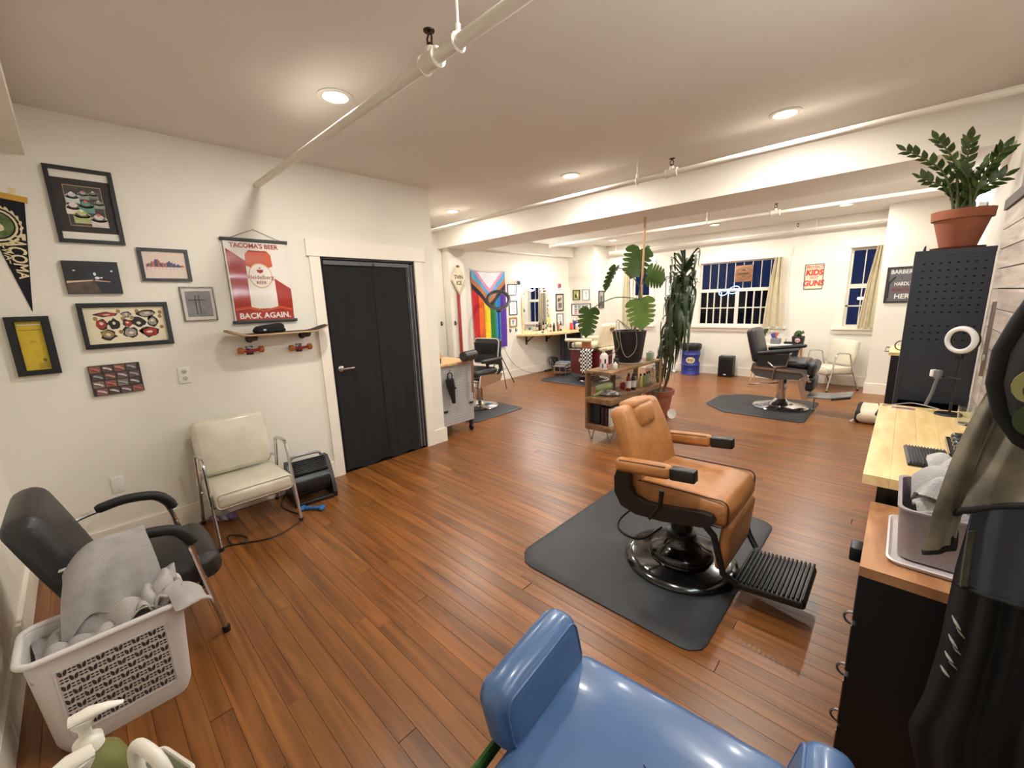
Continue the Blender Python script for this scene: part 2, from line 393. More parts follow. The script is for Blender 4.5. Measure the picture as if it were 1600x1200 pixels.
obj('top_strip', MB().bx(-.008, .002, DY0+.03, DY1-.06, DZ-.065, DZ-.03), mat('strip grey', (92, 92, 96), .7, var=.2, scale=60), ct)
for k in range(4):
    obj('edge_strip', MB().bx(-.012, -.004+.003*(k % 2), DY1-.098+.02*k, DY1-.084+.02*k, .02, DZ-.035), mat('strip grey', (92, 92, 96)) if k % 2 else mat('strip dark', (44, 42, 42), .6), ct, 0)
obj('magnet_clip', MB().rbox((.004, ym+.01, DZ-.055), (.012, .02, .03), .004), blackm, ct)

# shiplap on the right wall
SX, SY1, SZ = .336, 3.46, 1.965
sl = wood('whitewashed boards', (168, 156, 144), (226, 216, 204), .6, (14, 2.2, 22), rnd=.06, bump=.2)
sh = struct('trim_6', MB().bx(SX+.022, RX, NY+.02, SY1, .1, SZ), mat('batten', (150, 140, 128), .8), None, 0, 'whitewashed shiplap boards on the right wall')
zz = SZ; k = 0
while zz > .2:
    for (a, b) in ((.9, 2.35), (2.353, SY1)) if k % 2 else ((.9, 1.7), (1.703, SY1)):
        obj('shiplap_board', MB().bx(SX, SX+.02, a, b, zz-.098, zz-.004), sl, sh, 0)
    zz -= .1; k += 1
struct('trim_7', MB().bx(SX-.01, RX, .9, SY1+.01, SZ, SZ+.05), mat('shiplap top grey', (120, 112, 106), .7), None, 0, 'grey strip along the top of the shiplap')  # plain grey strip along the top edge of the boards

# ---------------- ceiling fixtures ----------------
def downlight(x, y, lab):
    t = thing('recessed_light', 'round recessed ceiling light '+lab, 'ceiling light', (x, y, CZ), 0, 'recessed ceiling lights')
    obj('trim_ring', MB().lathe([(.068, -.001), (.098, -.001), (.1, -.005), (.092, -.01), (.07, -.008), (.068, -.001)], (0, 0, 0), 32), whitep, t)
    obj('lens', MB().lathe([(0, -.0035), (.067, -.0035), (.067, -.0065), (0, -.0075)], (0, 0, 0), 28), mat('lamp lens', (255, 240, 215), .5, var=0, emit=(255, 226, 176), es=9), t)
    ld = bpy.data.lights.new('downlight', 'AREA'); ld.shape = 'DISK'; ld.size = .13; ld.energy = LAMP_W*(1.18 if y > 5 else 1); ld.color = WARM
    l = bpy.data.objects.new('lamp', ld); COL.objects.link(l); l.parent = t; l.location = (0, 0, -.012)
for x, y, lab in [(-2.52, 1.254, 'beside the pipe above the beer poster'), (-.735, 1.25, 'above the blue vinyl chair'), (-.735, 3.56, 'before the beam on the ZZ plant side'), (-2.52, 3.58, 'before the beam above the pallet console'), (-4.46, 3.66, 'in the alcove near the grey pegboard cart'), (-.76, 7.8, 'near the narrow window and wall return'), (-2.55, 7.9, 'above the blue trash drum'), (-4.58, 8.02, 'above the cream barber chair corner'), (-.75, 5.9, 'hidden by the beam on the black chair side'), (-2.55, 5.9, 'hidden by the beam above the dracaena'), (-4.5, 5.9, 'hidden by the beam near the rainbow flag')]: downlight(x, y, lab)
def pipe(nm, label, y, x0, x1, z, hangers, heads, elbow=None, r=.024):
    t = thing('sprinkler_pipe', label, 'pipe', (0, y, z))
    obj('pipe', MB().cyl((x0, 0, 0), (x1, 0, 0), r, n=16), pipem, t)
    for hx in hangers:
        obj('hanger', MB().cyl((hx, 0, r+.02), (hx, 0, CZ-z), .006, n=8).tube(arc((hx, 0, 0), r+.006, 0, 360, 16, 'yz')[:-1], .006, 6, closed=True).cyl((hx, 0, r), (hx, 0, r+.035), .011, n=8), pipem, t)
    for hx in heads:
        f_ = obj('fitting', MB().cyl((hx-.045, 0, 0), (hx+.045, 0, 0), r+.009, n=16).cyl((hx-.05, 0, 0), (hx-.038, 0, 0), r+.014, n=16).cyl((hx+.038, 0, 0), (hx+.05, 0, 0), r+.014, n=16).cyl((hx, 0, 0), (hx, 0, .05), .02, n=14), pipem, t)
        obj('sprinkler_head', MB().cyl((hx, 0, .05), (hx, 0, .065), .012, n=10).tube([(hx-.012, 0, .06), (hx-.015, 0, .085), (hx, 0, .105)], .004, 6).tube([(hx+.012, 0, .06), (hx+.015, 0, .085), (hx, 0, .105)], .004, 6).lathe([(0, .104), (.022, .106), (.024, .11), (0, .113)], (hx, 0, 0), 14), mat('bronze', (70, 52, 40), .4, .8), f_)
    if elbow is not None: obj('end_cap', MB().lathe([(0, -.01), (r+.01, -.01), (r+.01, .02), (r, .03)], (elbow, 0, 0), 16, rotm(0, 90, 0)), pipem, t)
pipe('p', 'white sprinkler pipe running out from the wall above the beer poster', 1.17, LX, RX, 2.545, (-1.33,), (-1.505,))
pipe('p', 'long white sprinkler pipe hung in front of the ceiling beam', 3.66, AX, RX, 2.60, (-5.02, -1.86), (-1.55,), AX+.03, .022)
pipe('p', 'white sprinkler pipe hung across the far half of the room', 6.48, -5.05, RX, 2.60, (-4.9, -2.2), (-1.35,), -5.05, .022)
pipe('p', 'white sprinkler pipe running close to the window wall', 8.62, -5.0, BX1, 2.60, (-4.85, -1.2), (-1.45,), -5.0, .022)

# ================= mats =================
rubber = mat('black rubber mat', (40, 41, 44), .55, var=.12, scale=5, bump=.35, bscale=220)
def floor_mat(label, x0, x1, y0, y1, ch, t=.019, cat='floor mat'):
    """ch = chamfer of the corners (x0y0, x1y0, x1y1, x0y1)"""
    def outline(d):
        a, b, c, e = ch; X0, X1, Y0, Y1 = x0+d, x1-d, y0+d, y1-d; out = []
        for (cx, cy, dx, dy, q, first) in ((X0, Y0, 1, 1, a, 0), (X1, Y0, -1, 1, b, 1), (X1, Y1, -1, -1, c, 0), (X0, Y1, 1, -1, e, 1)):
            A = (cx, cy+dy*q); B = (cx+dx*q, cy); pts = [A, B] if not first else [B, A]; rr = .18
            # soften the chamfer ends
            m1 = (A[0], A[1]+dy*.03); m2 = (B[0]+dx*.03, B[1]); pts = [m1, (A[0]*.85+B[0]*.15, A[1]*.85+B[1]*.15), (A[0]*.15+B[0]*.85, A[1]*.15+B[1]*.85), m2]
            out += pts if not first else pts[::-1]
        return out
    o1, o2, o3 = outline(0), outline(.012), outline(.055); n = len(o1)
    cx, cy = (x0+x1)/2, (y0+y1)/2
    vs = [(p[0]-cx, p[1]-cy, 0) for p in o1] + [(p[0]-cx, p[1]-cy, .006) for p in o1] + [(p[0]-cx, p[1]-cy, .013) for p in o2] + [(p[0]-cx, p[1]-cy, t) for p in o3]
    fs = [tuple(reversed(range(n)))] + [(k*n+i, k*n+(i+1) % n, (k+1)*n+(i+1) % n, (k+1)*n+i) for k in range(3) for i in range(n)] + [tuple(range(3*n, 4*n))]
    o = obj('floor_mat', MB().add(vs, fs), rubber, None, 20, (cx, cy, .0005)); return tag(o, label, cat, 'black rubber floor mats')
floor_mat('black rubber mat with cut corners under the tan barber chair', -1.62, -.49, 1.66, 3.12, (.1, .06, .06, .18))
floor_mat('black rubber mat under the black barber chair with chrome base', -2.0, -.74, 5.93, 7.2, (.33, .05, .05, .3))
floor_mat('black rubber mat under the pleated black chair by the rainbow flag', -5.0, -4.03, 3.46, 4.48, (.05, .05, .05, .05))
floor_mat('black rubber mat under the cream barber chair at the mirror station', -5.28, -4.02, 6.3, 7.55, (.1, .1, .1, .1))

# ================= tan barber chair =================
tan = mat('tan leather', (170, 114, 63), .42, var=.16, scale=14, bump=.25, bscale=160)
gblack = mat('gloss black', (14, 14, 15), .14, var=.1, coat=.5)
sblack = mat('satin black', (20, 20, 21), .4, var=.15)
pipi = mat('dark piping', (60, 34, 20), .5)
T = thing('barber_chair', 'tan leather barber chair with black frame and ribbed black footrest', 'barber chair', (-.82, 2.28, .019), 90)
Z0 = -.019
obj('base', MB().lathe([(0, .004), (.315, .004), (.318, .012), (.305, .03), (.27, .04), (.18, .052), (.175, .06), (0, .06)], (0, 0, 0), 56), gblack, T)
obj('base_dome', MB().lathe([(.178, .05), (.178, .075), (.165, .095), (.12, .115), (.088, .15), (.085, .18)], (0, 0, 0), 40), gblack, T)
obj('hydraulic_column', MB().lathe([(.085, .12), (.082, .2), (.06, .21), (.06, .38), (.09, .4)], (0, 0, 0), 28).rbox((0, -.02, .40), (.26, .36, .06), .02), sblack, T)
def seatwarp(q): return (q.x, q.y, q.z + (.018 if q.y < 0 else 0)*abs(q.y/.23)**1.5 - (.03*((abs(q.y)-.15)/.08)**2 if q.y < -.15 and q.z > 0 else 0))
st = obj('seat', MB().rbox((0, -.06, .485), (.50, .50, .155), .035, None, 4, .012, seatwarp), tan, T, 50)
def rectloop(cx, cy, cz, wx, hz, r, axis='y', n=5):
    out = []
    for (sx, sz, a0) in ((1, 1, 0), (-1, 1, 90), (-1, -1, 180), (1, -1, 270)):
        for i in range(n+1):
            a = radians(a0+90*i/n); out.append((cx+sx*(wx-r)+r*cos(a), cy, cz+sz*(hz-r)+r*sin(a)) if axis == 'y' else (cx, cy+sx*(wx-r)+r*cos(a), cz+sz*(hz-r)+r*sin(a)))
    return out
for sx in (-1, 1): obj('piping', MB().tube([(p[0], p[1], p[2]+.012*(p[1] < -.1)) for p in rectloop(sx*.243, -.06, .485, .245, .072, .035, 'x')], .004, 6, closed=True), pipi, st)
RB = rotm(-18, 0, 0)
def bw(q): return (q.x*(1-.10*(q.z/.24) if q.z > 0 else 1), q.y + .018*(1-(q.x/.25)**2)*(1 if q.y < 0 else 0) - .012*cos(q.z*9), q.z)
bk = obj('backrest', MB().rbox((0, .245, .705), (.50, .115, .50), .045, RB, 4, 0, bw), tan, T, 55)
obj('headrest', MB().rbox(Vector((0, .245, .705)) + RB @ Vector((0, -.034, .165)), (.20, .075, .14), .035, rotm(-12, 0, 0), 4, .006), tan, T, 55)
obj('headrest_flap', MB().rbox(Vector((0, .245, .705)) + RB @ Vector((0, .0, .238)), (.205, .125, .055), .025, rotm(-14, 0, 0), 4, .004), tan, T, 55)
for sx in (-1, 1):
    a_ = obj('armrest', MB().rbox((sx*.305, .11, .665), (.068, .31, .075), .026, rotm(-5, 0, 0), 4, .004), tan, T, 55)
    for kx in (-1, 1): obj('piping', MB().tube([Vector((sx*.305, .11, .665)) + rotm(-5, 0, 0) @ Vector((kx*.0275, yq, .0312)) for yq in (.125, .06, 0, -.06, -.135)], .003, 6), pipi, a_)
    obj('arm_end', MB().rbox((sx*.305, -.105, .682), (.06, .125, .062), .008, rotm(-5, 0, 0), 2), sblack, T)
    o_ = [(.26, .635), (.285, .56), (.28, .47), (.24, .40), (.15, .375), (0, .385), (-.2, .425), (-.245, .445), (-.262, .475), (-.245, .50), (-.2, .503), (0, .47), (.1, .462), (.16, .48), (.19, .53), (.195, .635)]
    obj('side_frame', MB().prism(o_, sx*.262, sx*.30, lambda a, b, w: (w, a, b)), sblack, T, 30)
obj('recline_lever', MB().cyl((-.33, .05, .40), (-.34, -.01, .50), .008, n=8).cyl((-.335, -.005, .49), (-.345, -.015, .585), .0125, n=10).cyl((-.26, .05, .40), (-.335, .05, .40), .009, n=8), sblack, T)
obj('pump_pedal', MB().tube(smooth_path([(-.05, .1, .20), (-.2, .16, .17), (-.25, .26, .20), (-.2, .30, .24), (-.08, .24, .30), (-.02, .08, .32)], 5), .007, 8), sblack, T)
obj('calf_pad', MB().rbox((0, -.287, .305), (.44, .055, .27), .02, rotm(5, 0, 0), 3, .006), tan, T, 50)
for sx in (-1, 1): obj('footrest_arm', MB().tube([(sx*.238, -.19, .42), (sx*.238, -.245, .37), (sx*.238, -.30, .18), (sx*.2, -.35, .128)], .017, 8), sblack, T)
ft = obj('footrest', MB().rbox((0, -.485, .114), (.36, .31, .046), .018, rotm(-6, 0, 0), 3), sblack, T)
for k in range(16): obj('rib', MB().rbox((0, -.345-.0187*k, .143+.0019*(8-k)*-1), (.355, .011, .016), .005, None, 2), sblack, ft)
obj('footrest_hook', MB().tube(arc((-.05, -.5, .105), .035, 180, 360, 8, 'xz'), .005, 6), steel, T)

# ================= black barber chair, chrome base =================
bvin = mat('black vinyl', (30, 30, 32), .38, var=.15, scale=10, bump=.2, bscale=140)
gvin = mat('grey side panel', (84, 82, 80), .4, var=.1)
T = thing('barber_chair', 'black vinyl barber chair with round chrome base and raised flat footrest', 'barber chair', (-1.12, 6.6, .019), 90)
obj('base', MB().lathe([(0, .003), (.33, .003), (.335, .012), (.31, .026), (.2, .045), (.09, .085), (.065, .12)], (0, 0, 0), 56), chrome, T)
obj('hydraulic_column', MB().cyl((0, 0, .1), (0, 0, .40), .058, n=28).cyl((0, 0, .38), (0, 0, .47), .04, n=20), chrome, T)
obj('pump_lever', MB().tube([(-.05, .04, .34), (-.12, .16, .33), (-.12, .30, .31)], .009, 8).rbox((-.12, .34, .305), (.045, .09, .02), .009).cyl((-.04, -.1, .43), (-.04, .14, .40), .01, n=8), steel, T)
body = [(.32, .62), (-.02, .60), (-.30, .575), (-.31, .52), (-.22, .44), (.05, .42), (.27, .45), (.34, .52)]
obj('seat_shell', MB().prism(body, -.26, .26, lambda a, b, w: (w, a, b)), gvin, T, 30)
obj('seat', MB().rbox((0, -.05, .64), (.50, .50, .09), .04, None, 4, .012), bvin, T, 50)
obj('seat_nose', MB().rbox((0, -.335, .585), (.47, .11, .17), .05, rotm(10, 0, 0), 4, .006), bvin, T, 50)
obj('backrest', MB().rbox((0, .335, .86), (.50, .11, .46), .045, rotm(-14, 0, 0), 4, .01), bvin, T, 50)
for sx in (-1, 1):
    obj('armrest', MB().rbox((sx*.30, .03, .80), (.065, .46, .05), .02, rotm(-8, 0, 0), 3, .004), bvin, T, 50)
    obj('arm_panel', MB().prism([(.25, .76), (-.1, .77), (-.08, .62), (.26, .60)], sx*.278, sx*.305, lambda a, b, w: (w, a, b)), bvin, T, 20)
    obj('arm_post', MB().tube([(sx*.315, -.12, .80), (sx*.315, -.08, .62), (sx*.315, .05, .60)], .012, 8), chrome, T)
    obj('side_rail', MB().prism([(.30, .585), (-.27, .565), (-.36, .43), (-.33, .425), (-.25, .53), (.30, .555)], sx*.262, sx*.285, lambda a, b, w: (w, a, b)), chrome, T, 30)
    obj('footrest_arm', MB().prism([(-.19, .43), (-.26, .43), (-.335, .17), (-.27, .17)], sx*.17, sx*.19, lambda a, b, w: (w, a, b)), chrome, T, 30)
obj('recline_handle', MB().tube([(-.31, .13, .66), (-.315, .04, .585), (-.315, .06, .42)], .014, 8), chrome, T)
obj('calf_pad', MB().rbox((0, -.335, .38), (.36, .09, .19), .03, rotm(4, 0, 0), 3, .006), bvin, T, 50)
fp = obj('footrest', MB().rbox((0, -.44, .215), (.36, .26, .02), .008, rotm(-2, 0, 0), 2), mat('grey plate', (120, 119, 116), .45, .3, var=.1), T)
obj('toe_plate', MB().rbox((0, -.66, .245), (.34, .22, .022), .008, rotm(-14, 0, 0), 2), mat('grey plate', (120, 119, 116)), fp)
obj('toe_pad', MB().rbox((0, -.665, .225), (.33, .2, .02), .008, rotm(-14, 0, 0), 2), blackm, fp)
obj('stop_leg', MB().cyl((.1, -.37, .2), (.1, -.37, .005), .01, n=8).rbox((.1, -.37, -.006), (.05, .04, .022), .006), steel, T)

# ================= pleated black chair by the flag =================
T = thing('barber_chair', 'black chair with pleated back and white piping by the rainbow flag', 'barber chair', (-4.64, 4.12, .019), 8)
obj('base', MB().lathe([(0, .003), (.29, .003), (.295, .01), (.27, .025), (.1, .05), (.06, .1)], (0, 0, 0), 48), chrome, T)
obj('hydraulic_column', MB().cyl((0, 0, .08), (0, 0, .42), .05, n=24).rbox((0, 0, .42), (.3, .36, .05), .015).cyl((.09, -.03, .1), (.09, -.03, .4), .012, n=8).cyl((-.09, -.03, .1), (-.09, -.03, .4), .012, n=8), chrome, T)
obj('seat', MB().rbox((0, -.06, .55), (.50, .50, .10), .04, None, 4, .012), bvin, T, 50)
bk = obj('backrest', MB().rbox((0, .27, .82), (.50, .1, .40), .05, rotm(-10, 0, 0), 4, 0), bvin, T, 50)
for k in range(13):
    x = -.19+.38*k/12; obj('pleat', MB().tube([(x, .255, .67), (x, .205, .76), (x, .192, .85), (x, .185, .96)][1:] if 0 else [(x, .243, .66), (x, .222, .77), (x, .204, .87), (x, .188, .96)], .0145, 6), bvin, bk)
obj('piping', MB().tube([Vector((0, .27, .82)) + rotm(-10, 0, 0) @ Vector((p[0], -.052, p[2])) for p in rectloop(0, 0, 0, .243, .195, .06)], .007, 6, closed=True), mat('white piping', (226, 222, 214), .4), bk)
for sx in (-1, 1):
    obj('armrest', MB().rbox((sx*.285, .0, .73), (.065, .46, .05), .02, None, 3, .004), bvin, T, 50)
    obj('arm_bracket', MB().prism([(.22, .70), (.24, .55), (.16, .50), (.10, .50), (.18, .58), (.17, .66), (-.08, .67), (-.08, .62), (-.12, .62), (-.14, .70)], sx*.275, sx*.295, lambda a, b, w: (w, a, b)), blackm, T, 30)
    obj('side_panel', MB().prism([(.26, .50), (-.26, .54), (-.30, .36), (.20, .39)], sx*.262, sx*.282, lambda a, b, w: (w, a, b)), chrome, T, 30)
obj('pump_lever', MB().tube([(0, -.04, .3), (.06, -.2, .25), (.06, -.28, .2)], .009, 8), chrome, T)

# ================= cream barber chair at the station =================
cream = mat('cream vinyl', (226, 214, 182), .35, var=.08, scale=6, bump=.12, bscale=120)
burg = mat('burgundy enamel', (86, 20, 26), .25, var=.12, coat=.3)
T = thing('barber_chair', 'vintage cream barber chair on a burgundy body at the mirror station', 'barber chair', (-4.36, 6.9, .019), -90)
obj('base', MB().lathe([(0, .003), (.32, .003), (.33, .012), (.31, .03), (.16, .05), (.1, .09)], (0, 0, 0), 48), chrome, T)
obj('hydraulic_column', MB().cyl((0, 0, .07), (0, 0, .22), .1, n=24), chrome, T)
bod = [(.30, .62), (-.36, .60), (-.34, .16), (-.05, .12), (.28, .15)]
obj('body', MB().prism(bod, -.25, .25, lambda a, b, w: (w, a, b)), burg, T, 30)
obj('trim_band', MB().prism([(.31, .645), (-.37, .625), (-.37, .60), (.31, .62)], -.262, .262, lambda a, b, w: (w, a, b)), chrome, T, 30)
for sx in (-1, 1):
    obj('hub_cap', MB().lathe([(.07, 0), (.07, .015), (.045, .035), (0, .04)], (sx*.25, -.08, .40), 24, rotm(0, sx*90, 0)), chrome, T)
    obj('armrest', MB().rbox((sx*.30, -.13, .80), (.08, .60, .06), .025, rotm(1, 0, 0), 3, .004), cream, T, 50)
    obj('arm_support', MB().rbox((sx*.295, .05, .71), (.03, .20, .14), .01), mat('amber wood', (150, 92, 52), .4, var=.2), T)
    for yy in (-.36, -.22): obj('arm_rod', MB().cyl((sx*.295, yy, .62), (sx*.295, yy, .775), .01, n=8), chrome, T)
obj('seat', MB().rbox((0, -.08, .69), (.50, .52, .09), .035, None, 4, .012), cream, T, 50)
obj('backrest', MB().rbox((0, .33, .89), (.50, .11, .44), .04, rotm(-12, 0, 0), 4, .01), cream, T, 50)
obj('back_lower_pad', MB().rbox((0, .36, .64), (.46, .2, .07), .03, rotm(8, 0, 0), 3), cream, T, 50)
obj('headrest_bracket', MB().rbox((0, .425, 1.0), (.12, .03, .05), .008).cyl((0, .44, 1.0), (0, .445, .90), .012, n=8).cyl((-.05, .44, 1.02), (.05, .44, 1.02), .014, n=8), mat('brass', (150, 110, 60), .3, .9), T)
tw = thing('checkered_towel', 'black and white checkered towel draped on the cream barber chair', 'towel', (-4.25, 6.525, .44))
ckb, ckw = mat('towel black', (22, 22, 24), .95, var=.2), mat('towel white', (226, 224, 218), .95, var=.08)
def twf(u, v): return (-.13+.26*u, -.02 + .012*sin(u*16) + .045*(v > .93) , -.23+.46*v)
for mm, par in ((ckb, 0), (ckw, 1)):
    q = MB()
    for i in range(8):
        for j in range(13):
            if (i+j) % 2 == par: q.sheet(lambda u, v: twf((i+u)/8, (j+v)/13), 2, 1, .004)
    obj('dark_checks' if par == 0 else 'light_checks', q, mm, tw, 60)
# magazines on the footrest
T = thing('magazine_rack', 'small chrome footrest rack of magazines beside the cream chair', 'rack', (-5.2, 7.05, 0))
obj('rack_frame', MB().tube([(-.17, -.12, .2), (.17, -.12, .2), (.17, .12, .2), (-.17, .12, .2)], .008, 6, closed=True).cyl((-.15, -.1, 0), (-.15, -.1, .2), .008, n=6).cyl((.15, -.1, 0), (.15, -.1, .2), .008, n=6).cyl((-.15, .1, 0), (-.15, .1, .2), .008, n=6).cyl((.15, .1, 0), (.15, .1, .2), .008, n=6).bx(-.17, .17, -.12, .12, .09, .1).bx(-.165, .165, -.115, .115, .2, .209), chrome, T)
for k in range(5):
    m_ = obj('magazine', MB().rbox((0, 0, .009), (.28+.02*(k % 2), .2, .016), .004, None, 1), mat('magazine %d' % (k % 3), ((214, 210, 200), (120, 140, 160), (196, 180, 150))[k % 3], .4, var=.3, scale=9), None, 30, (-5.2+.01*k, 7.05, .2105+.0185*k), 4*k-8)
    tag(m_, ['magazine at the bottom of the stack on the chrome rack', 'second magazine of the stack on the chrome rack', 'middle magazine of the stack on the chrome rack', 'magazine second from the top on the chrome rack', 'topmost magazine of the stack on the chrome rack'][k], 'magazine', 'magazines by the cream chair')

# ================= tube frame armchairs =================
ivory = mat('ivory vinyl', (212, 206, 186), .3, var=.10, scale=5, bump=.15, bscale=90, coat=.2)
def armchair(label, loc, rotz, vin, rub):
    T = thing('armchair', label, 'chair', loc, rotz)
    st = obj('seat', MB().rbox((0, -.065, .33), (.48, .47, .11), .03, rotm(-1, 0, 0), 3, .012), vin, T, 50)
    obj('piping', MB().tube(rectloop(0, -.296, .335, .236, .05, .03), .004, 6, closed=True), vin, st)
    obj('seat_pan', MB().bx(-.215, .215, -.27, .17, .262, .274), steel, T, 0)
    obj('backrest', MB().rbox((0, .175, .595), (.46, .085, .40), .03, rotm(-11, 0, 0), 3, .012), vin, T, 50)
    for sx in (-1, 1):
        x = sx*.257
        fr_ = obj('frame', MB().tube(smooth_path([(x, -.30, .004), (x, -.245, .32), (x, -.205, .545), (x, -.185, .595), (x, -.14, .615), (x, .0, .605), (x, .045, .585), (x, .06, .53), (x, .115, .34), (x, .15, .25), (x, .25, .004)], 4), .0115, 8).cyl((x, .085, .44), (sx*.21, .14, .46), .008, n=6).cyl((x, -.25, .29), (sx*.2, -.2, .27), .008, n=6).cyl((x, .13, .29), (sx*.2, .1, .27), .008, n=6), chrome, T)
        for y in (-.30, .25): obj('foot_cap', MB().cyl((x, y, .0), (x, y+.004*(1 if y < 0 else -1), .022), .0155, n=10), blackm, fr_)
    return T
armchair('ivory vinyl armchair on chrome tube legs against the picture wall', (-3.475, .695, 0), 90, ivory, 0)
armchair('ivory vinyl armchair on chrome tube legs in the corner below the narrow window', (-.76, 8.42, 0), -40, ivory, 0)
bch = mat('charcoal vinyl', (34, 32, 32), .42, var=.18, scale=9, bump=.3, bscale=160)
T = thing('armchair', 'black vinyl armchair with padded arms behind the laundry basket', 'chair', (-2.585, -.015, 0), 180)
obj('seat', MB().rbox((0, -.085, .345), (.48, .50, .145), .055, rotm(-3, 0, 0), 4, .012), bch, T, 50)
def lean(q): return q
obj('backrest', MB().rbox((0, .195, .625), (.48, .125, .43), .055, rotm(-18, 0, 0), 4, .01), bch, T, 50)
for sx in (-1, 1):
    x = sx*.268
    arm = [(x, -.295, .012), (x, -.24, .38), (x, -.222, .50), (x, -.20, .565), (x, -.15, .61), (x, -.05, .63), (x, .12, .605), (x*.8, .215, .575)]
    fr_ = obj('frame', MB().tube(smooth_path(arm, 5), .0125, 8).tube([(x*.9, .12, .45), (x, .15, .26), (x, .27, .012)], .012, 8).cyl((x, .15, .26), (x, -.26, .27), .010, n=8).cyl((x, -.2, .27), (sx*.2, -.2, .28), .009, n=6), chrome, T)
    obj('arm_pad', MB().tube(smooth_path([(x, -.232, .52), (x, -.215, .57), (x, -.165, .618), (x, -.05, .64), (x, .06, .625)], 5), [.02]+[.028]*19+[.02], 12, flat=.8), mat('arm pad black', (26, 25, 25), .6, var=.15), T, 60)
    for y in (-.295, .27): obj('foot_cap', MB().cyl((x, y, 0), (x, y, .03), .018, n=12), blackm, fr_)

# ================= blue chair in the foreground =================
blue = mat('blue vinyl', (74, 106, 150), .3, var=.10, scale=6, bump=.18, bscale=30, coat=.25)
green = mat('green ribbed fabric', (50, 92, 32), .85, var=.2, scale=40)
T = thing('lounge_chair', 'worn blue vinyl chair with padded arms and a buttoned seat', 'chair', (-.325, .632, 0), 185)
def sw(q):
    b = q.z
    if q.z > 0:
        b += .012*cos(q.x*3.2) - .022*math.exp(-((q.x-.0)**2+(q.y-.045)**2)/.004) - .03*max(0, (-q.y-.22)/.1)
    return (q.x, q.y, b)
sb = MB().rbox((0, -.075, .40), (.61, .62, .13), .05, None, 5, .0, sw)
st = obj('seat', sb, blue, T, 60)
obj('button', MB().lathe([(.0, .012), (.013, .008), (.018, 0), (.014, -.008)], (0, -.03, .452), 16), blue, st)
obj('seat_crack', MB().tube([(-.03, -.12, .4725), (-.012, -.128, .4728), (.0, -.138, .4722)], .0016, 5).tube([(.105, -.155, .470), (.12, -.165, .4695)], .0016, 5), mat('crack', (30, 44, 70), .8), st)
obj('piping', MB().tube(rectloop(0, -.364, .392, .28, .045, .03), .004, 6, closed=True), blue, st)
for sx in (-1, 1):
    def aw(q):
        return (q.x + sx*(q.z*.22) , q.y, q.z - .02*(q.y > .1)*(q.y-.1)/.1*(q.z > 0))
    a_ = obj('armrest', MB().rbox((sx*.33, -.155, .522), (.10, .38, .165), .04, None, 5, .004, aw), blue, T, 60)
    for kx in (-1, 1): obj('piping', MB().tube([(sx*.33+kx*.0455+sx*p[2]*.22, -.155+p[1], .522+p[2]-(.02*(p[1]-.1)/.1 if p[1] > .1 and p[2] > 0 else 0)) for p in rectloop(0, 0, 0, .172, .0655, .03, 'x', 5)], .0045, 6, closed=True), blue, a_)
    for k in range(5): obj('ribbed_valance', MB().tube([(sx*(.33+.002*k), -.31+.0*k, .43-.012*k), (sx*(.35+.002*k), -.1, .43-.012*k), (sx*(.345+.002*k), .2, .43-.012*k)], .008, 6), green, T)
obj('backrest', MB().rbox((0, .345, .55), (.46, .10, .28), .045, rotm(-14, 0, 0), 4, .01), blue, T, 60)
obj('pedestal', MB().cyl((0, 0, .03), (0, 0, .34), .04, n=20).lathe([(0, 0), (.26, 0), (.26, .012), (.05, .04), (.04, .06)], (0, 0, 0), 36), steel, T)

# ================= picture wall =================
framb = mat('black frame', (11, 11, 12), .4, var=.1)
paper = mat('white paper', (232, 226, 216), .7, var=.03)
def plate(x0, x1, z0, z1, y=0., t=.002): return MB().bx(x0, x1, y-t, y, z0, z1)
def wallthing(name, label, cat, pts, wall='L', rotz=90, grp=None):
    """thing on a wall: local x right, z up, front towards -y; size from four photo corners on that wall"""
    P = [(PX(x, y, LX+.01) if wall == 'L' else PX(x, y, FX+.01) if wall == 'F' else PY(x, y, wall-.01)) for x, y in pts]
    c = sum(P, Vector())/4; h = lambda v: v.y if wall in ('L', 'F') else v.x
    w_ = (h(P[1])+h(P[2])-h(P[0])-h(P[3]))/2; hh = (P[0].z+P[1].z-P[2].z-P[3].z)/2
    loc = (LX, c.y, c.z) if wall == 'L' else (FX, c.y, c.z) if wall == 'F' else (c.x, wall, c.z)
    return thing(name, label, cat, loc, rotz if wall in ('L', 'F') else 0, grp), w_/2, hh/2
def frame(T, w_, h_, fw, dep, m, back=None, bm=None):
    q = MB()
    for (x0, x1, z0, z1) in ((-w_, -w_+fw, -h_, h_), (w_-fw, w_, -h_, h_), (-w_+fw, w_-fw, -h_, -h_+fw), (-w_+fw, w_-fw, h_-fw, h_)): q.bx(x0, x1, -dep, -.001, z0, z1)
    obj('frame', q, m, T, 0)
    obj('backing', plate(-w_+fw*.5, w_-fw*.5, -h_+fw*.5, h_-fw*.5, -.003, .003), bm or paper, T, 0)
    return -.0062
def shapes(T, name, m, polys, y, t=.0006):
    q = MB()
    for p in polys: q.prism(p, y-t, y)
    return obj(name, q, m, T, 0)
rp = random.Random(11)
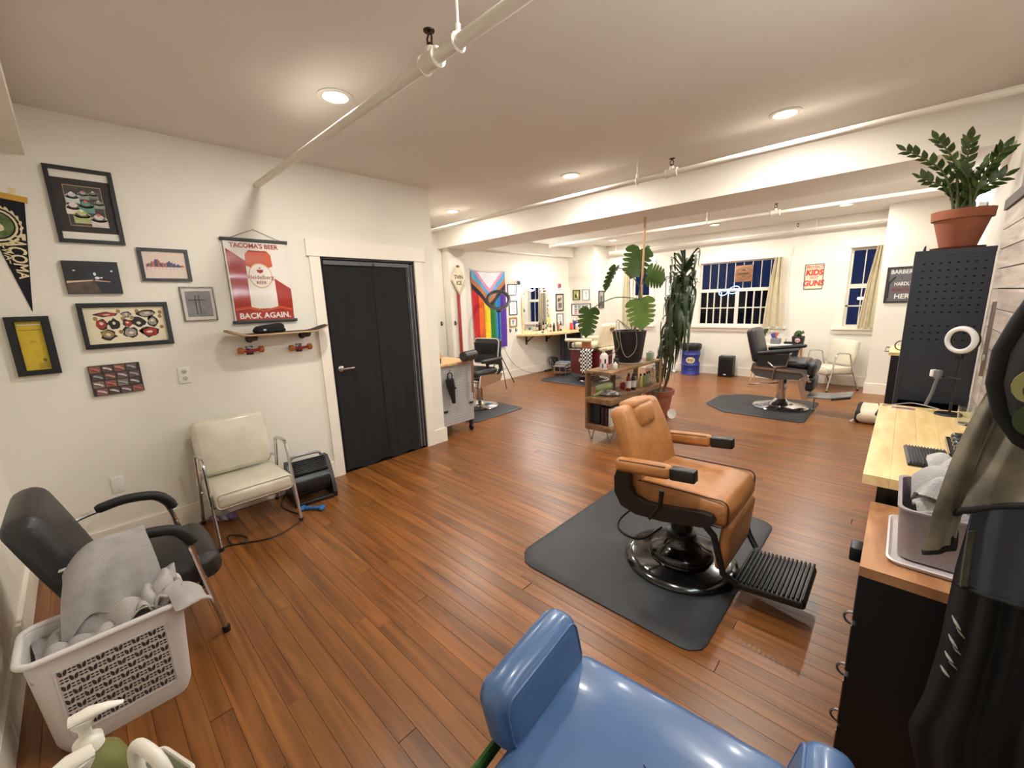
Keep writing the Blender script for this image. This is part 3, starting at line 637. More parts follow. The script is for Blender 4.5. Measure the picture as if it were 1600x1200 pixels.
# 1 spray cans
T, a, b = wallthing('framed_photo', 'black framed photo of paint spray cans in a dark mat', 'picture', [(67, 254), (177, 272), (193, 384), (89, 377)])
y = frame(T, a, b, .022, .02, framb)
obj('dark_mat', plate(-a+.022, a-.022, -b+.065, b-.065, y, .0012), mat('brown mat', (52, 46, 44), .8), T, 0)
obj('gold_line', plate(-a*.56, a*.56, -b*.54, b*.54, y-.0012, .0006), mat('gold line', (168, 140, 96), .5), T, 0)
obj('photo', plate(-a*.54, a*.54, -b*.52, b*.52, y-.0018, .0006), mat('dim photo', (58, 52, 48), .4, var=.5, scale=30), T, 0)
yy = y-.0025
for i, (cx, cz, r, col) in enumerate(((-.34, .26, .15, (196, 204, 206)), (.0, .34, .12, (150, 158, 150)), (.3, .36, .11, (120, 118, 116)), (-.36, -.02, .17, (226, 214, 206)), (.02, .05, .17, (92, 140, 124)), (.42, .12, .12, (130, 132, 124)), (-.16, -.22, .19, (176, 182, 120)), (.33, -.3, .19, (206, 196, 190)))):
    cx *= a; cz *= b; r *= a*1.9
    shapes(T, 'can_body', mat('can %d' % i, col, .4, var=.15, scale=30), [rect(cx-r*.72, cx+r*.72, cz-r*1.0, cz-r*.1), ell(cx, cz-r*.1, r*.72, r*.34)], yy-.0004*i)
    shapes(T, 'can_shade', mat('can rim', (70, 66, 62), .5), [ell(cx, cz-r*.04, r*.55, r*.24)], yy-.0004*i-.0001)
    shapes(T, 'can_cap', mat('can %d' % i, col), [ell(cx, cz+r*.14, r*.4, r*.3)], yy-.0004*i-.0002)
    shapes(T, 'nozzle', mat('nozzle %d' % (i % 3), ((226, 220, 206), (212, 92, 92), (206, 210, 150))[i % 3], .4), [ell(cx, cz+r*.38, r*.17, r*.16)], yy-.0004*i-.0003)
# 2 night street canvas
T, a, b = wallthing('canvas_print', 'unframed dark night street canvas below the spray can photo', 'picture', [(94, 407), (183, 410), (192, 459), (106, 459)])
obj('canvas', MB().bx(-a, a, -.022, -.001, -b, b), mat('night canvas', (34, 36, 42), .6, var=.35, scale=9), T, 0)
shapes(T, 'road', mat('road print', (84, 70, 60), .6, var=.4, scale=30), [[(-a*.98, -b*.3), (0, -b*.05), (a*.2, -b*.95), (-a*.98, -b*.95)]], -.0222)
shapes(T, 'headlight_trails', mat('trail print', (222, 184, 160), .5), [[(-a*.95, -b*.34), (-.02*a, -b*.2), (-.02*a, -b*.15), (-a*.95, -b*.22)], [(.05*a, -b*.2), (a*.6, -b*.28), (a*.6, -b*.24), (.05*a, -b*.14)]], -.0228)
shapes(T, 'street_lamps', mat('lamp print', (222, 226, 230), .5), [ell(-.62*a, b*.42, .05*a, .04*b), ell(.72*a, b*.42, .05*a, .05*b), ell(.08*a, b*.22, .05*a, .1*b), ell(.15*a, -.02*b, .09*a, .08*b), ell(.3*a, -.0*b, .05*a, .05*b)], -.0228)
# 3 skyline
T, a, b = wallthing('framed_print', 'black framed pale pink city skyline print', 'picture', [(213, 386), (293, 391), (300, 440), (223, 439)])
y = frame(T, a, b, .019, .018, framb, bm=mat('pink paper', (222, 204, 192), .7, var=.05))
cols = ((88, 80, 110), (110, 96, 120), (196, 120, 92), (74, 84, 112), (170, 96, 90))
for i in range(30):
    x = -a*.74 + 1.48*a*i/29; hgt = b*rp.uniform(.05, .18) + (b*.32*math.exp(-((x+.35*a)/(.25*a))**2)) + (b*.2*math.exp(-((x-.2*a)/(.2*a))**2))
    c = rp.choice(cols); nm = 'sky %d' % cols.index(c)
    shapes(T, 'tower', mat(nm, c, .7, var=.2), [rect(x-.024*a, x+.026*a, -b*.12, -b*.12+hgt)], y-.0002*(i % 3))
    if i % 3 == 0: shapes(T, 'drip', mat(nm, c), [rect(x-.006*a, x+.006*a, -b*.14-rp.uniform(.05, .22)*b, -b*.12)], y)
# 4 tattoo flash sheet
T, a, b = wallthing('framed_print', 'wide black framed tattoo flash sheet on cream paper', 'picture', [(117, 475), (260, 471), (272, 536), (135, 547)])
y = frame(T, a, b, .024, .025, framb, bm=mat('cream paper', (226, 216, 186), .7, var=.04))
for zl in (b-.029, -b+.024): obj('inner_lip', MB().bx(-a+.024, a-.024, -.014, -.004, zl, zl+.005), framb, T, 0)
ink, red, brn, gry = mat('ink', (40, 36, 36), .7, var=.2, scale=60), mat('flash red', (158, 46, 44), .7, var=.2, scale=40), mat('flash tan', (150, 122, 84), .7, var=.2, scale=60), mat('flash grey', (150, 144, 132), .7, var=.3, scale=60)
def blob(cx, cz, rx, rz, k=9, j=.3):
    return [(cx+rx*cos(2*pi*i/k)*(1+rp.uniform(-j, j)), cz+rz*sin(2*pi*i/k)*(1+rp.uniform(-j, j))) for i in range(k)]
for (cx, cz, rx, rz, main) in ((-.5, .62, .3, .13, red), (0, .58, .12, .2, gry), (.55, .6, .26, .2, gry), (-.66, .1, .17, .3, red), (-.36, .05, .14, .32, ink), (.0, .1, .13, .22, red), (.3, .12, .22, .28, ink), (.66, .12, .15, .3, gry), (-.55, -.5, .22, .28, brn), (.02, -.45, .22, .32, gry), (.56, -.46, .26, .3, red)):
    shapes(T, 'motif_outline', ink, [blob(cx*a*.86, cz*b*.8, rx*a*.86, rz*b*.8, 13, .28)], y)
    shapes(T, 'motif_fill', main, [blob(cx*a*.86+.0, cz*b*.8, rx*a*.66, rz*b*.58, 9, .25)], y-.0007)
    shapes(T, 'motif_detail', mat('flash light', (214, 200, 170), .7), [blob(cx*a*.86+rp.uniform(-.1, .1)*rx*a, cz*b*.8+rp.uniform(-.2, .2)*rz*b, rx*a*.26, rz*b*.22, 7, .3)], y-.0014)
for (cx, cz) in ((-.18, .78), (.3, .76), (.92, .66), (-.78, .4), (-.1, .36), (.14, .4), (.62, .32), (.9, .42), (-.22, -.38), (.34, -.4), (.9, -.2)):
    shapes(T, 'coin', brn, [ell(cx*a*.86, cz*b*.8, .05*a, .09*b, 10)], y)
# 5 yellow poster
T, a, b = wallthing('framed_print', 'thick black framed yellow booklet page', 'picture', [(5, 495), (77, 494), (96, 583), (28, 588)])
y = frame(T, a, b, .03, .03, framb, bm=mat('yellow paper', (206, 176, 46), .6, var=.1, scale=20))
for xl in (-a+.03, a-.037): obj('inner_lip', MB().bx(xl, xl+.007, -.02, -.004, -b+.03, b-.03), framb, T, 0)
shapes(T, 'page_edge', paper, [rect(-a*.5, a*.52, b*.7, b*.74)], y)
shapes(T, 'fold_line', mat('dull line', (120, 104, 40), .7), [rect(-a*.52, a*.5, b*.53, b*.55), rect(-a*.12, a*.18, b*.13, b*.15)], y)
shapes(T, 'small_print', mat('dull line', (120, 104, 40)), [rect(a*.05, a*.5, -b*(.62+.05*k), -b*(.605+.05*k)) for k in range(4)] + [ell(a*.36, -b*.5, a*.09, b*.06)], y)
# 6 utility poles
T, a, b = wallthing('framed_photo', 'thin silver framed grey photo of utility poles', 'picture', [(279, 448), (333, 448), (341, 500), (290, 502)])
y = frame(T, a, b, .006, .016, mat('pewter', (90, 88, 86), .3, .7), bm=mat('pale mat', (214, 206, 194), .7))
obj('photo', plate(-a*.76, a*.76, -b*.76, b*.74, y, .0008), mat('grey photo', (122, 122, 122), .5, var=.25, scale=14), T, 0)
shapes(T, 'poles', mat('pole print', (54, 52, 52), .6), [rect(-.22*a, -.16*a, -.62*b, .5*b), rect(.0*a, .05*a, -.6*b, .52*b), rect(-.62*a, .36*a, .2*b, .25*b)], y-.0009)
# 7 sneaker collage
T, a, b = wallthing('canvas_print', 'dark collage canvas of many sneakers above the outlet', 'picture', [(137, 572), (217, 566), (226, 610), (146, 619)])
obj('canvas', MB().bx(-a, a, -.02, -.001, -b, b), mat('collage base', (38, 32, 32), .6), T, 0)
for j in range(4):
    off = (.0, .12, .05, .2)[j]
    for i in range(4):
        x0 = -a+ (2*a/4.25)*(i+off)+.004; x1 = min(x0+2*a/4.25-.006, a-.003); z1 = b-.004-(2*b/4)*j; z0 = z1-2*b/4+.006
        shapes(T, 'tile', mat('tile %d' % rp.randrange(4), ((92, 74, 68), (120, 108, 96), (72, 62, 60), (128, 84, 72))[rp.randrange(4)], .5, var=.3, scale=40), [rect(x0, x1, z0, z1)], -.0202)
        c = rp.choice(((190, 176, 182), (206, 190, 180), (176, 96, 84), (150, 158, 160), (196, 130, 104)))
        shapes(T, 'sneaker', mat('shoe %d%d' % (c[0], c[1]), c, .5, var=.25, scale=60), [ell((x0+x1)/2, (z0+z1)/2, (x1-x0)*.46, (z1-z0)*.2, 12, -24)], -.0209)
        shapes(T, 'sole', mat('shoe sole', (60, 44, 44), .5), [ell((x0+x1)/2-.004, (z0+z1)/2-.005, (x1-x0)*.40, (z1-z0)*.06, 8, -24)], -.0216)
# 8 pennant
navy = mat('navy felt', (20, 20, 28), .95, var=.15, scale=60); gold = mat('gold felt', (196, 150, 62), .95, var=.1); crm = mat('cream flock', (222, 208, 168), .9, var=.06)
T, a, b = wallthing('pennant', 'navy and gold felt pennant lettered TACOMA hung point down', 'pennant', [(-48, 296), (44, 306), (44, 484), (-36, 486)])
T.rotation_euler.y = radians(7)
obj('felt', MB().prism([(-a, b), (a, b), (a, -b), (a*.985, -b)], -.004, -.001), navy, T, 0)
obj('gold_band', MB().prism([(-a, b+.012), (a+.012, b+.006), (a+.012, b-.026), (-a, b-.02)], -.006, -.001), gold, T, 0)
obj('tie', MB().prism([(a*.42, b), (a*.42, b+.05), (a*.68, b+.045), (a*.68, b)], -.003, -.001), crm, T, 0)
zc = b*.46
for r_, mm, yy in ((.105, crm, -.0042), (.098, navy, -.0046), (.088, crm, -.005), (.078, navy, -.0054), (.07, mat('pennant green', (92, 108, 62), .9, var=.4, scale=40), -.0058)):
    shapes(T, 'emblem_ring', mm, [ell(-a*.12, zc, r_*.92, r_, 22)], yy)
shapes(T, 'emblem_leaves', crm, [ell(-a*.12+.098*cos(t)*.95, zc+.108*sin(t), .013, .006, 6, math.degrees(t)+60) for t in [k*.28 for k in range(22)]], -.0062)
shapes(T, 'emblem_scene', crm, [blob(-a*.05, zc-.01, .03, .022, 8, .4), blob(-a*.3, zc+.03, .02, .016, 7, .4)], -.0064)
tap = lambda x, z, w: Vector((a-(a-x)*(z+b)/(1.05*b), w, z))
text(T, 'TACOMA', .098, a*.56, -b*.03, crm, -.0045, .0008, .002, rot=-90, sx=.62, fn=tap)
text(T, '~WA~', .045, a*.14, -b*.02, crm, -.0045, .0008, .0008, rot=-90, sx=.8, fn=tap)

# beer poster on hanging rails
pred = mat('poster red', (158, 44, 30), .22, var=.12, scale=6, coat=.4); pwht = mat('poster white', (232, 226, 218), .22, var=.03, coat=.4); pora = mat('poster orange', (196, 84, 50), .22, var=.1, coat=.4)
pgold = mat('poster gold', (206, 170, 110), .25)
T, a, b = wallthing('beer_poster', 'red and white beer poster hanging from black rails above the skateboard', 'poster', [(347, 372), (444, 380), (462, 500), (367, 503)])
def curl(x, z, w): return (x, -.016 - .010*cos(z/b*1.6) - .0015*sin(z*34) + w, z)
def pz(name, m, polys, y):
    q = MB()
    for p in polys:
        pp = []                       # subdivide the outline so that it follows the curl
        for i in range(len(p)):
            A, B = p[i], p[(i+1) % len(p)]; n = max(1, int(sqrt((A[0]-B[0])**2+(A[1]-B[1])**2)/.03))
            pp += [(A[0]+(B[0]-A[0])*k/n, A[1]+(B[1]-A[1])*k/n) for k in range(n)]
        zs = [v[1] for v in pp]; z0, z1 = min(zs), max(zs); bm = bmesh.new()
        f_ = bm.faces.new([bm.verts.new((v[0], 0, v[1])) for v in pp])
        n = max(1, int((z1-z0)/.013))
        for k in range(1, n):
            zc_ = z0+(z1-z0)*k/n; bmesh.ops.bisect_plane(bm, geom=bm.verts[:]+bm.edges[:]+bm.faces[:], plane_co=(0, 0, zc_), plane_no=(0, 0, 1))
        bm.verts.index_update(); q.add([curl(v.co.x, v.co.z, y) for v in bm.verts], [tuple(v.index for v in f.verts) for f in bm.faces]); bm.free()
    return obj(name, q, m, T, 60)
obj('sheet', MB().sheet(lambda u, v: curl(-a+2*a*u, -b+2*b*v, .0012), 4, 24, .0012), pwht, T, 60)
pz('red_field', pred, [[(-a*.96, b*.78), (-a*.25, b*.42), (a*.45, b*.08), (a*.97, -b*.18), (a*.97, -b*.97), (-a*.96, -b*.97)]], -.0008)
pz('can_body', pwht, [[(-.42*a, b*.42), (-.44*a, -b*.62), (-.34*a, -b*.68), (.36*a, -b*.68), (.46*a, -b*.62), (.44*a, b*.42)]], -.0014)
pz('can_top', pora, [[(-.42*a, b*.38), (-.40*a, b*.66), (-.30*a, b*.74), (.32*a, b*.74), (.42*a, b*.66), (.44*a, b*.38), (.3*a, b*.34), (-.28*a, b*.34)]], -.002)
pz('can_rim', pred, [[(-.30*a, b*.725), (-.28*a, b*.755), (.30*a, b*.755), (.32*a, b*.725)]], -.0026)
pz('label_gold', pgold, [ell(0, b*.14, .38*a, b*.31, 28)], -.0026)
pz('label_oval', pwht, [ell(0, b*.14, .35*a, b*.285, 28)], -.0032)
pz('crest', pred, [[(-.11*a, b*.29), (.11*a, b*.29), (.09*a, b*.23), (0, b*.19), (-.09*a, b*.23)], ell(0, b*.33, .04*a, .015*b, 8)], -.0038)
pz('sheen_band', pora, [[(-a*.93, -b*.66), (-.5*a, -b*.62), (0, -b*.72), (.5*a, -b*.62), (a*.93, -b*.70), (a*.93, -b*.74), (.5*a, -b*.68), (0, -b*.77), (-.5*a, -b*.68), (-a*.93, -b*.72)]], -.0026)
fnc = lambda x, z, w: Vector(curl(x, z, w))
text(T, "TACOMA'S BEER", .048, -.06*a, b*.86, pred, -.0008, .0004, .0012, sx=.96, fn=fnc)
text(T, 'Heidelberg', .044, 0, b*.10, mat('poster ink', (150, 70, 50), .3), -.0036, .0004, .0005, sx=.95, fn=fnc)
text(T, 'BEER', .03, 0, -b*.03, mat('poster ink', (150, 70, 50)), -.0036, .0004, .001, spacing=1.15, fn=fnc)
text(T, 'BACK AGAIN.', .06, 0, -b*.86, pwht, -.0022, .0004, .0014, fn=fnc)
rail = mat('rail black', (46, 46, 50), .5, var=.1)
for zr in (b, -b): obj('rail', MB().rbox((0, -.014, zr), (2*a+.03, .024, .024), .003, None, 1), rail, T)
obj('hanging_string', MB().tube([(-a*.78, -.012, b+.01), (0, -.006, b+.085), (a*.82, -.012, b+.01)], .0018, 6), blackm, T)
obj('nail', MB().cyl((0, -.012, b+.083), (0, 0, b+.083), .0025, n=6), steel, T)

# skateboard used as a shelf
wt = mat('maple ply', (176, 142, 104), .5, var=.12); grip = mat('grip tape', (52, 48, 48), .9, var=.2, bump=.4, bscale=300)
c = (PX(352, 526, LX+.12)+PX(512, 514, LX+.12))/2; L = (PX(512, 514, LX+.12)-PX(352, 526, LX+.12)).y/2
T = thing('skateboard_shelf', 'skateboard deck mounted flat on the wall as a shelf', 'skateboard', (LX+.115, c.y, c.z-.01), 90)
def deck(u, v):
    t = -1+2*u; x = t*L; w_ = .098*sqrt(max(0, 1-max(0, (abs(t)-.76)/.24)**2)) if abs(t) > .76 else .098
    w_ = max(w_, .004); return (x, (v-.5)*2*w_, .045*max(0, (abs(t)-.62)/.38)**1.5 + .008*(2*v-1)**2)
obj('deck', MB().sheet(deck, 40, 8, .011), wt, T, 60)
obj('grip_tape', MB().sheet(lambda u, v: tuple(Vector(deck(.005+.99*u, .01+.98*v))+Vector((0, 0, .0065))), 40, 8, .001), grip, T, 60)
for sx in (-1, 1):
    br = obj('bracket', MB().cyl((sx*.2, .098, -.03), (sx*.2, .113, -.03), .028, n=18).cyl((sx*.2, .03, -.022), (sx*.2, .105, -.03), .016, n=12).lathe([(.032, -.006), (.036, -.02), (.026, -.038), (0, -.044)], (sx*.2, .0, 0), 20), mat('bracket grey', (70, 66, 66), .4, .5), T)
# cap on the board
T = thing('knit_cap', 'folded black knit cap lying on the skateboard shelf', 'cap', (LX+.115, PX(420, 510, LX+.12).y, c.z+.0015), 90)
obj('cap_body', MB().rbox((0, 0, .036), (.20, .13, .058), .027, None, 4, .004, lambda q: (q.x, q.y, q.z+.012*q.x/.1*(q.z > 0))), mat('black knit', (16, 16, 18), .95, var=.2, bump=.4, bscale=200), T, 60)
obj('cuff', MB().rbox((0, -.004, .022), (.208, .136, .034), .016, None, 3), mat('black knit', (16, 16, 18)), T, 60)
obj('cap_tag', MB().box((-.05, -.0735, .03), (.02, .002, .012)), mat('tag white', (200, 198, 194), .6), T)
# the two trucks mounted below it as hooks
for k, (p0, p1) in enumerate((((372, 549), (412, 545)), ((452, 545), (487, 540)))):
    A, B = PX(*p0, LX+.05), PX(*p1, LX+.05); hw = (B-A).y/2
    T = thing('skateboard_truck', ['skateboard truck with amber wheels mounted below the cap', 'skateboard truck with amber wheels mounted close to the door casing'][k], 'skateboard truck', (LX, (A.y+B.y)/2, (A.z+B.z)/2), 90, 'skateboard trucks used as hooks')
    obj('baseplate', MB().rbox((0, -.006, -.005), (.05, .01, .07), .003, None, 1).cyl((0, -.01, -.008), (0, -.04, -.004), .019, .013, 14), mat('truck steel', (96, 90, 90), .35, .8), T)
    obj('axle', MB().tube([(-hw*.62, -.05, 0), (0, -.052, -.006), (hw*.62, -.05, 0)], .011, 10).cyl((-hw, -.05, 0), (hw, -.05, 0), .004, n=8), mat('truck red', (150, 34, 40), .35, .4), T)
    for sx in (-1, 1): obj('wheel', MB().lathe([(0, -.019), (.018, -.019), (.027, -.012), (.027, .012), (.018, .019), (0, .019)], (sx*hw*.8, -.05, 0), 18, rotm(0, 90, 0)), mat('amber urethane', (168, 96, 34), .35, var=.1), T)
    for sx in (-1, 1): obj('bolt', MB().cyl((sx*.017, -.011, .024), (sx*.017, -.03, .03), .004, n=6), steel, T)
# wall plates
T, a, b = wallthing('outlet', 'white double wall outlet beside the skateboard shelf', 'outlet', [(277, 575), (296, 574), (299, 597), (281, 599)])
a, b = .036, .06
obj('plate', MB().rbox((0, -.004, 0), (2*a, .007, 2*b), .003, None, 2), whitep, T)
for sz in (-1, 1):
    s_ = obj('socket', MB().prism(ell(0, sz*.025, .018, .016, 16), -.009, -.006), mat('socket ivory', (206, 196, 178), .5), T)
    for sx in (-1, 1): obj('slot', MB().bx(sx*.007-.0015, sx*.007+.0015, -.0095, -.0085, sz*.025-.002, sz*.025+.007), blackm, s_, 0)
    obj('slot', MB().prism(ell(0, sz*.025-.008, .003, .003, 8), -.0095, -.0085), blackm, s_, 0)
T, a, b = wallthing('wall_plate', 'blank white wall plate low behind the black armchair', 'wall plate', [(171, 747), (193, 743), (198, 767), (177, 771)])
obj('plate', MB().rbox((0, -.004, 0), (2*a, .007, 2*b), .003, None, 2), whitep, T)
obj('screw', MB().cyl((0, -.0072, b*.7), (0, -.0085, b*.7), .003, n=8), steel, T)
obj('screw', MB().cyl((0, -.0072, -b*.7), (0, -.0085, -b*.7), .003, n=8), steel, T)

# blower fan, its cord, toys on the floor by the ivory chair
T = thing('blower_fan', 'black floor blower fan with slatted top beside the ivory armchair', 'fan', (-3.56, 1.175, 0), 84)
for sx in (-1, 1):
    obj('side_frame', MB().prism([(.14, 0), (-.17, 0), (-.185, .05), (-.15, .16), (-.08, .29), (-.02, .335), (.06, .33), (.12, .2), (.15, .06)], sx*.135, sx*.165, lambda a, b, w: (w, a, b)), sblack, T, 30)
obj('drum', MB().cyl((-.135, -.01, .155), (.135, -.01, .155), .125, n=32), mat('fan drum', (26, 26, 27), .3, var=.15), T)
obj('rear_shell', MB().rbox((0, .06, .16), (.27, .15, .26), .04, None, 3), sblack, T)
gr = obj('grille', MB().rbox((0, -.045, .27), (.27, .14, .08), .01, rotm(38, 0, 0), 2), sblack, T)
for k in range(7):
    q = Vector((0, -.045, .27)) + rotm(38, 0, 0) @ Vector((0, -.058+.0185*k, .046)); obj('slat', MB().rbox(q, (.25, .008, .012), .003, rotm(38, 0, 0), 1), blackm, gr)
obj('foot_bar', MB().rbox((0, -.165, .018), (.27, .035, .034), .008, None, 2), sblack, T)
obj('handle', MB().tube(smooth_path([(-.12, .03, .335), (-.10, .02, .365), (0, .015, .372), (.10, .02, .365), (.12, .03, .335)], 4), .012, 8), mat('handle grey', (150, 150, 152), .35, .4), T)
P_ = [PZ(*p, .006) for p in ((452, 762), (440, 790), (470, 805), (468, 815), (430, 838), (385, 848), (362, 850), (356, 838), (372, 836), (386, 840), (378, 848), (350, 855), (335, 868), (318, 860))]
o = obj('extension_cord', MB().tube(smooth_path(P_, 5), .005, 6), blackm, None); tag(o, 'black power cord coiling across the floor under the ivory armchair', 'cord')
A, B = PZ(473, 794, .02), PZ(503, 793, .02)
T = thing('bone_toy', 'blue rubber bone dog toy lying beside the blower fan', 'dog toy', (*((A+B)/2).xy, 0), math.degrees(math.atan2(B.y-A.y, B.x-A.x)))
L = (B-A).length/2; bl = mat('toy blue', (40, 100, 160), .5, var=.15)
obj('shaft', MB().cyl((-L, 0, .02), (L, 0, .02), .014, n=12), bl, T)
for sx in (-1, 1):
    for sy in (-1, 1): obj('knuckle', MB().lathe([(0, -.02), (.014, -.014), (.02, 0), (.014, .014), (0, .02)], (sx*L, sy*.014, .02), 12), bl, T)
A, B = PZ(330, 812, .02), PZ(368, 808, .02)
T = thing('rope_toy', 'grey and purple rope dog toy under the ivory armchair', 'dog toy', (*((A+B)/2).xy, 0), math.degrees(math.atan2(B.y-A.y, B.x-A.x)))
L = (B-A).length/2
for k in range(3): obj('strand', MB().tube([(-L+2*L*i/20, .010*cos(i*.9+k*2.1), .021+.010*sin(i*.9+k*2.1)) for i in range(21)], .009, 6), mat('rope %d' % k, ((150, 148, 156), (110, 90, 130), (180, 176, 176))[k], .9, var=.2), T)
for sx in (-1, 1): obj('knot', MB().lathe([(0, -.03), (.02, -.02), (.03, 0), (.02, .02), (0, .03)], (sx*L*.8, 0, .03), 10), mat('rope 1', (110, 90, 130)), T)
obj('ball', MB().lathe([(0, -.034)]+[(.034*cos(radians(t)), .034*sin(radians(t))) for t in range(-75, 90, 15)]+[(0, .034)], (0, .03, .035), 16), mat('ball grey', (150, 148, 144), .6), T)
pt = PZ(338, 857, .01); o = obj('wood_chew', MB().rbox((0, 0, .016), (.05, .035, .03), .012, None, 3, .003), mat('chew tan', (196, 156, 98), .7, var=.2), None, 50, (pt.x-.02, pt.y-.03, 0), 30); tag(o, 'small tan dog chew by the leg of the ivory armchair', 'dog chew')

# ================= flag wall and mirror station =================
def clothpoly(T, name, m, polys, cf, y, step=.03):
    q = MB()
    for p in polys:
        bm = bmesh.new(); bm.faces.new([bm.verts.new((v[0], 0, v[1])) for v in p])
        for ax in (0, 2):
            vs = [(v[0], 0, v[1])[ax] for v in p]; a0, a1 = min(vs), max(vs); n = max(1, int((a1-a0)/step))
            for k in range(1, n):
                co = [0, 0, 0]; co[ax] = a0+(a1-a0)*k/n; no = [0, 0, 0]; no[ax] = 1
                bmesh.ops.bisect_plane(bm, geom=bm.verts[:]+bm.edges[:]+bm.faces[:], plane_co=co, plane_no=no)
        bm.verts.index_update(); q.add([cf(v.co.x, v.co.z, y) for v in bm.verts], [tuple(v.index for v in f.verts) for f in bm.faces]); bm.free()
    return obj(name, q, m, T, 60)
T, a, b = wallthing('pride_flag', 'rainbow progress pride flag hanging vertically on the wall', 'flag', [(735, 425), (788, 427), (792, 543), (741, 545)], 'F')
def fcurl(x, z, w): return (x*(1-.03*(1-z/b)/2), -.03 - .010*sin(x/a*9+z*1.5) - .006*sin(x*17-z*3) + w, z + (.03*(x/a)**2 if z > b*.9 else 0))
st = [(190, 38, 44), (226, 104, 38), (236, 204, 44), (34, 116, 54), (40, 116, 190), (88, 48, 150)]
for i, c in enumerate(st): clothpoly(T, 'stripe', mat('flag %d' % i, c, .85, var=.12, scale=12), [rect(-a+2*a*i/6, -a+2*a*(i+1)/6, -b, b)], fcurl, 0)
U = lambda u, d: (-a+2*a*u, b-2*b*d)
lev = [('flag black', (38, 36, 44), 1.0, .20, .47), ('flag brown', (190, 120, 74), 1.0, .13, .395), ('flag sky', (92, 168, 208), 1.0, .06, .325), ('flag pink', (222, 148, 186), .9, 0, .265), ('flag white', (232, 232, 240), .72, 0, .205)]
for k, (nm, c, wd, side, ap) in enumerate(lev):
    l, r = .5-wd/2, .5+wd/2
    clothpoly(T, 'chevron', mat(nm, c, .85, var=.08), [[U(l, 0), U(l, side), U(.5, ap), U(r, side), U(r, 0)] if side else [U(l, 0), U(.5, ap), U(r, 0)]], fcurl, -.0012*(k+1))
obj('hanging_cord', MB().tube([(-a-.02, -.01, b+.06), (-a*.9, -.028, b+.03), (0, -.03, b+.004), (a*.9, -.028, b+.03), (a+.01, -.01, b+.03)], .0025, 6), blackm, T)

# THIN ICE paddle sign leaning on the post
T = thing('paddle_sign', 'white diamond THIN ICE sign on a red wooden pole', 'sign', (-5.385, PX(714, 437, -5.40).y, 0), 90)
obj('pole', MB().rbox((0, 0, 1.0), (.055, .022, 1.99), .005, None, 1), mat('red pole', (150, 48, 34), .6, var=.2, scale=12), T)
dz = PX(714, 437, -5.40).z
obj('board', MB().prism([(0, dz-.24), (.15, dz), (.03, dz+.2), (-.03, dz+.2), (-.15, dz)], -.03, -.012), mat('aged white', (222, 206, 178), .7, var=.12, scale=14), T, 0)
obj('border', MB().prism([(0, dz-.225), (.14, dz), (.135, dz), (0, dz-.215)], -.031, -.029).prism([(0, dz-.225), (-.14, dz), (-.135, dz), (0, dz-.215)], -.031, -.029), mat('dark line', (90, 70, 56), .7), T, 0)
obj('top_cap', MB().prism([(-.03, dz+.19), (.03, dz+.19), (.02, dz+.225), (-.02, dz+.225)], -.031, -.008), mat('worn brown', (120, 84, 60), .8, var=.2), T, 0)
text(T, 'THIN', .088, 0, dz+.035, blackm, -.0302, .0008, .002, sx=.9); text(T, 'ICE', .088, 0, dz-.058, blackm, -.0302, .0008, .002, sx=.9)
for nm, x, y, lab in (('coat_hook', AX, 4.2, 'small black hook on the alcove wall beside the post'), ('coat_hook', -5.41, 4.36, 'small black hook on the post beside the THIN ICE sign'), ('coat_hook', FX, 6.22, 'small black hook on the wall just right of the rainbow flag'), ('coat_hook', FX, 6.4, 'small black hook on the wall between flag and mirror counter')):
    T = thing(nm, lab, 'hook', (x, y, 1.27 if x > FX else 1.0), 90)
    obj('plate', MB().rbox((0, -.004, 0), (.03, .006, .07), .002, None, 1), blackm, T); obj('prong', MB().tube([(0, -.006, -.01), (0, -.03, -.02), (0, -.045, .0), (0, -.045, .02)], .005, 6), blackm, T)

# ring light on tripod
T = thing('ring_light', 'large dark ring light on a tall black tripod in front of the flag', 'ring light', (-5.5, 5.48, 0), 45)
Rr = rotm(35, 0, 0) if 0 else rotm(-38, 0, 0)
def ringpts(R, c, n=40): return [Vector(c) + Rr @ Vector((R*cos(2*pi*i/n), 0, R*sin(2*pi*i/n))) for i in range(n)]
cz = (0, 0, 1.63)
obj('ring_body', MB().tube(ringpts(.2, cz), .033, 10, closed=True, flat=.6), mat('ring dark', (58, 58, 62), .35, var=.1), T, 60)
obj('diffuser', MB().tube([p + Rr @ Vector((0, .014, 0)) for p in ringpts(.2, cz)], .03, 10, closed=True, flat=.5), mat('ring diffuser', (224, 224, 230), .4), T, 60)
obj('mount', MB().rbox((0, .02, 1.43), (.08, .04, .05), .008, None, 2).cyl((0, .0, 1.36), (0, .0, 1.43), .014, n=10), sblack, T)
obj('pole', MB().cyl((0, 0, .3), (0, 0, 1.38), .011, n=10).cyl((0, 0, .55), (0, 0, .9), .014, n=10).cyl((0, 0, .56), (0, 0, .62), .022, n=12), sblack, T)
for k in range(3):
    t = radians(-75+120*k); obj('leg', MB().cyl((.02*cos(t), .02*sin(t), .58), (.36*cos(t), .36*sin(t), .01), .009, n=8).cyl((.18*cos(t), .18*sin(t), .315), (0, 0, .33), .005, n=6), sblack, T)
cp_ = [Vector(p) for p in ((FX+.05, 5.98, .66), (FX+.06, 6.1, .45), (FX+.1, 6.35, .2), (FX+.1, 6.8, .03), (FX+.1, 7.25, .006))]
tag(obj('extension_cord', MB().tube(smooth_path(cp_, 6), .004, 6), blackm), 'thin black cord drooping from the flag to the floor by the wall', 'cord')
T = thing('power_strip', 'black power strip on the floor below the mirror counter', 'power strip', (FX+.14, 7.3, 0), 90)
obj('housing', MB().rbox((0, 0, .02), (.22, .055, .04), .008, None, 2), blackm, T)
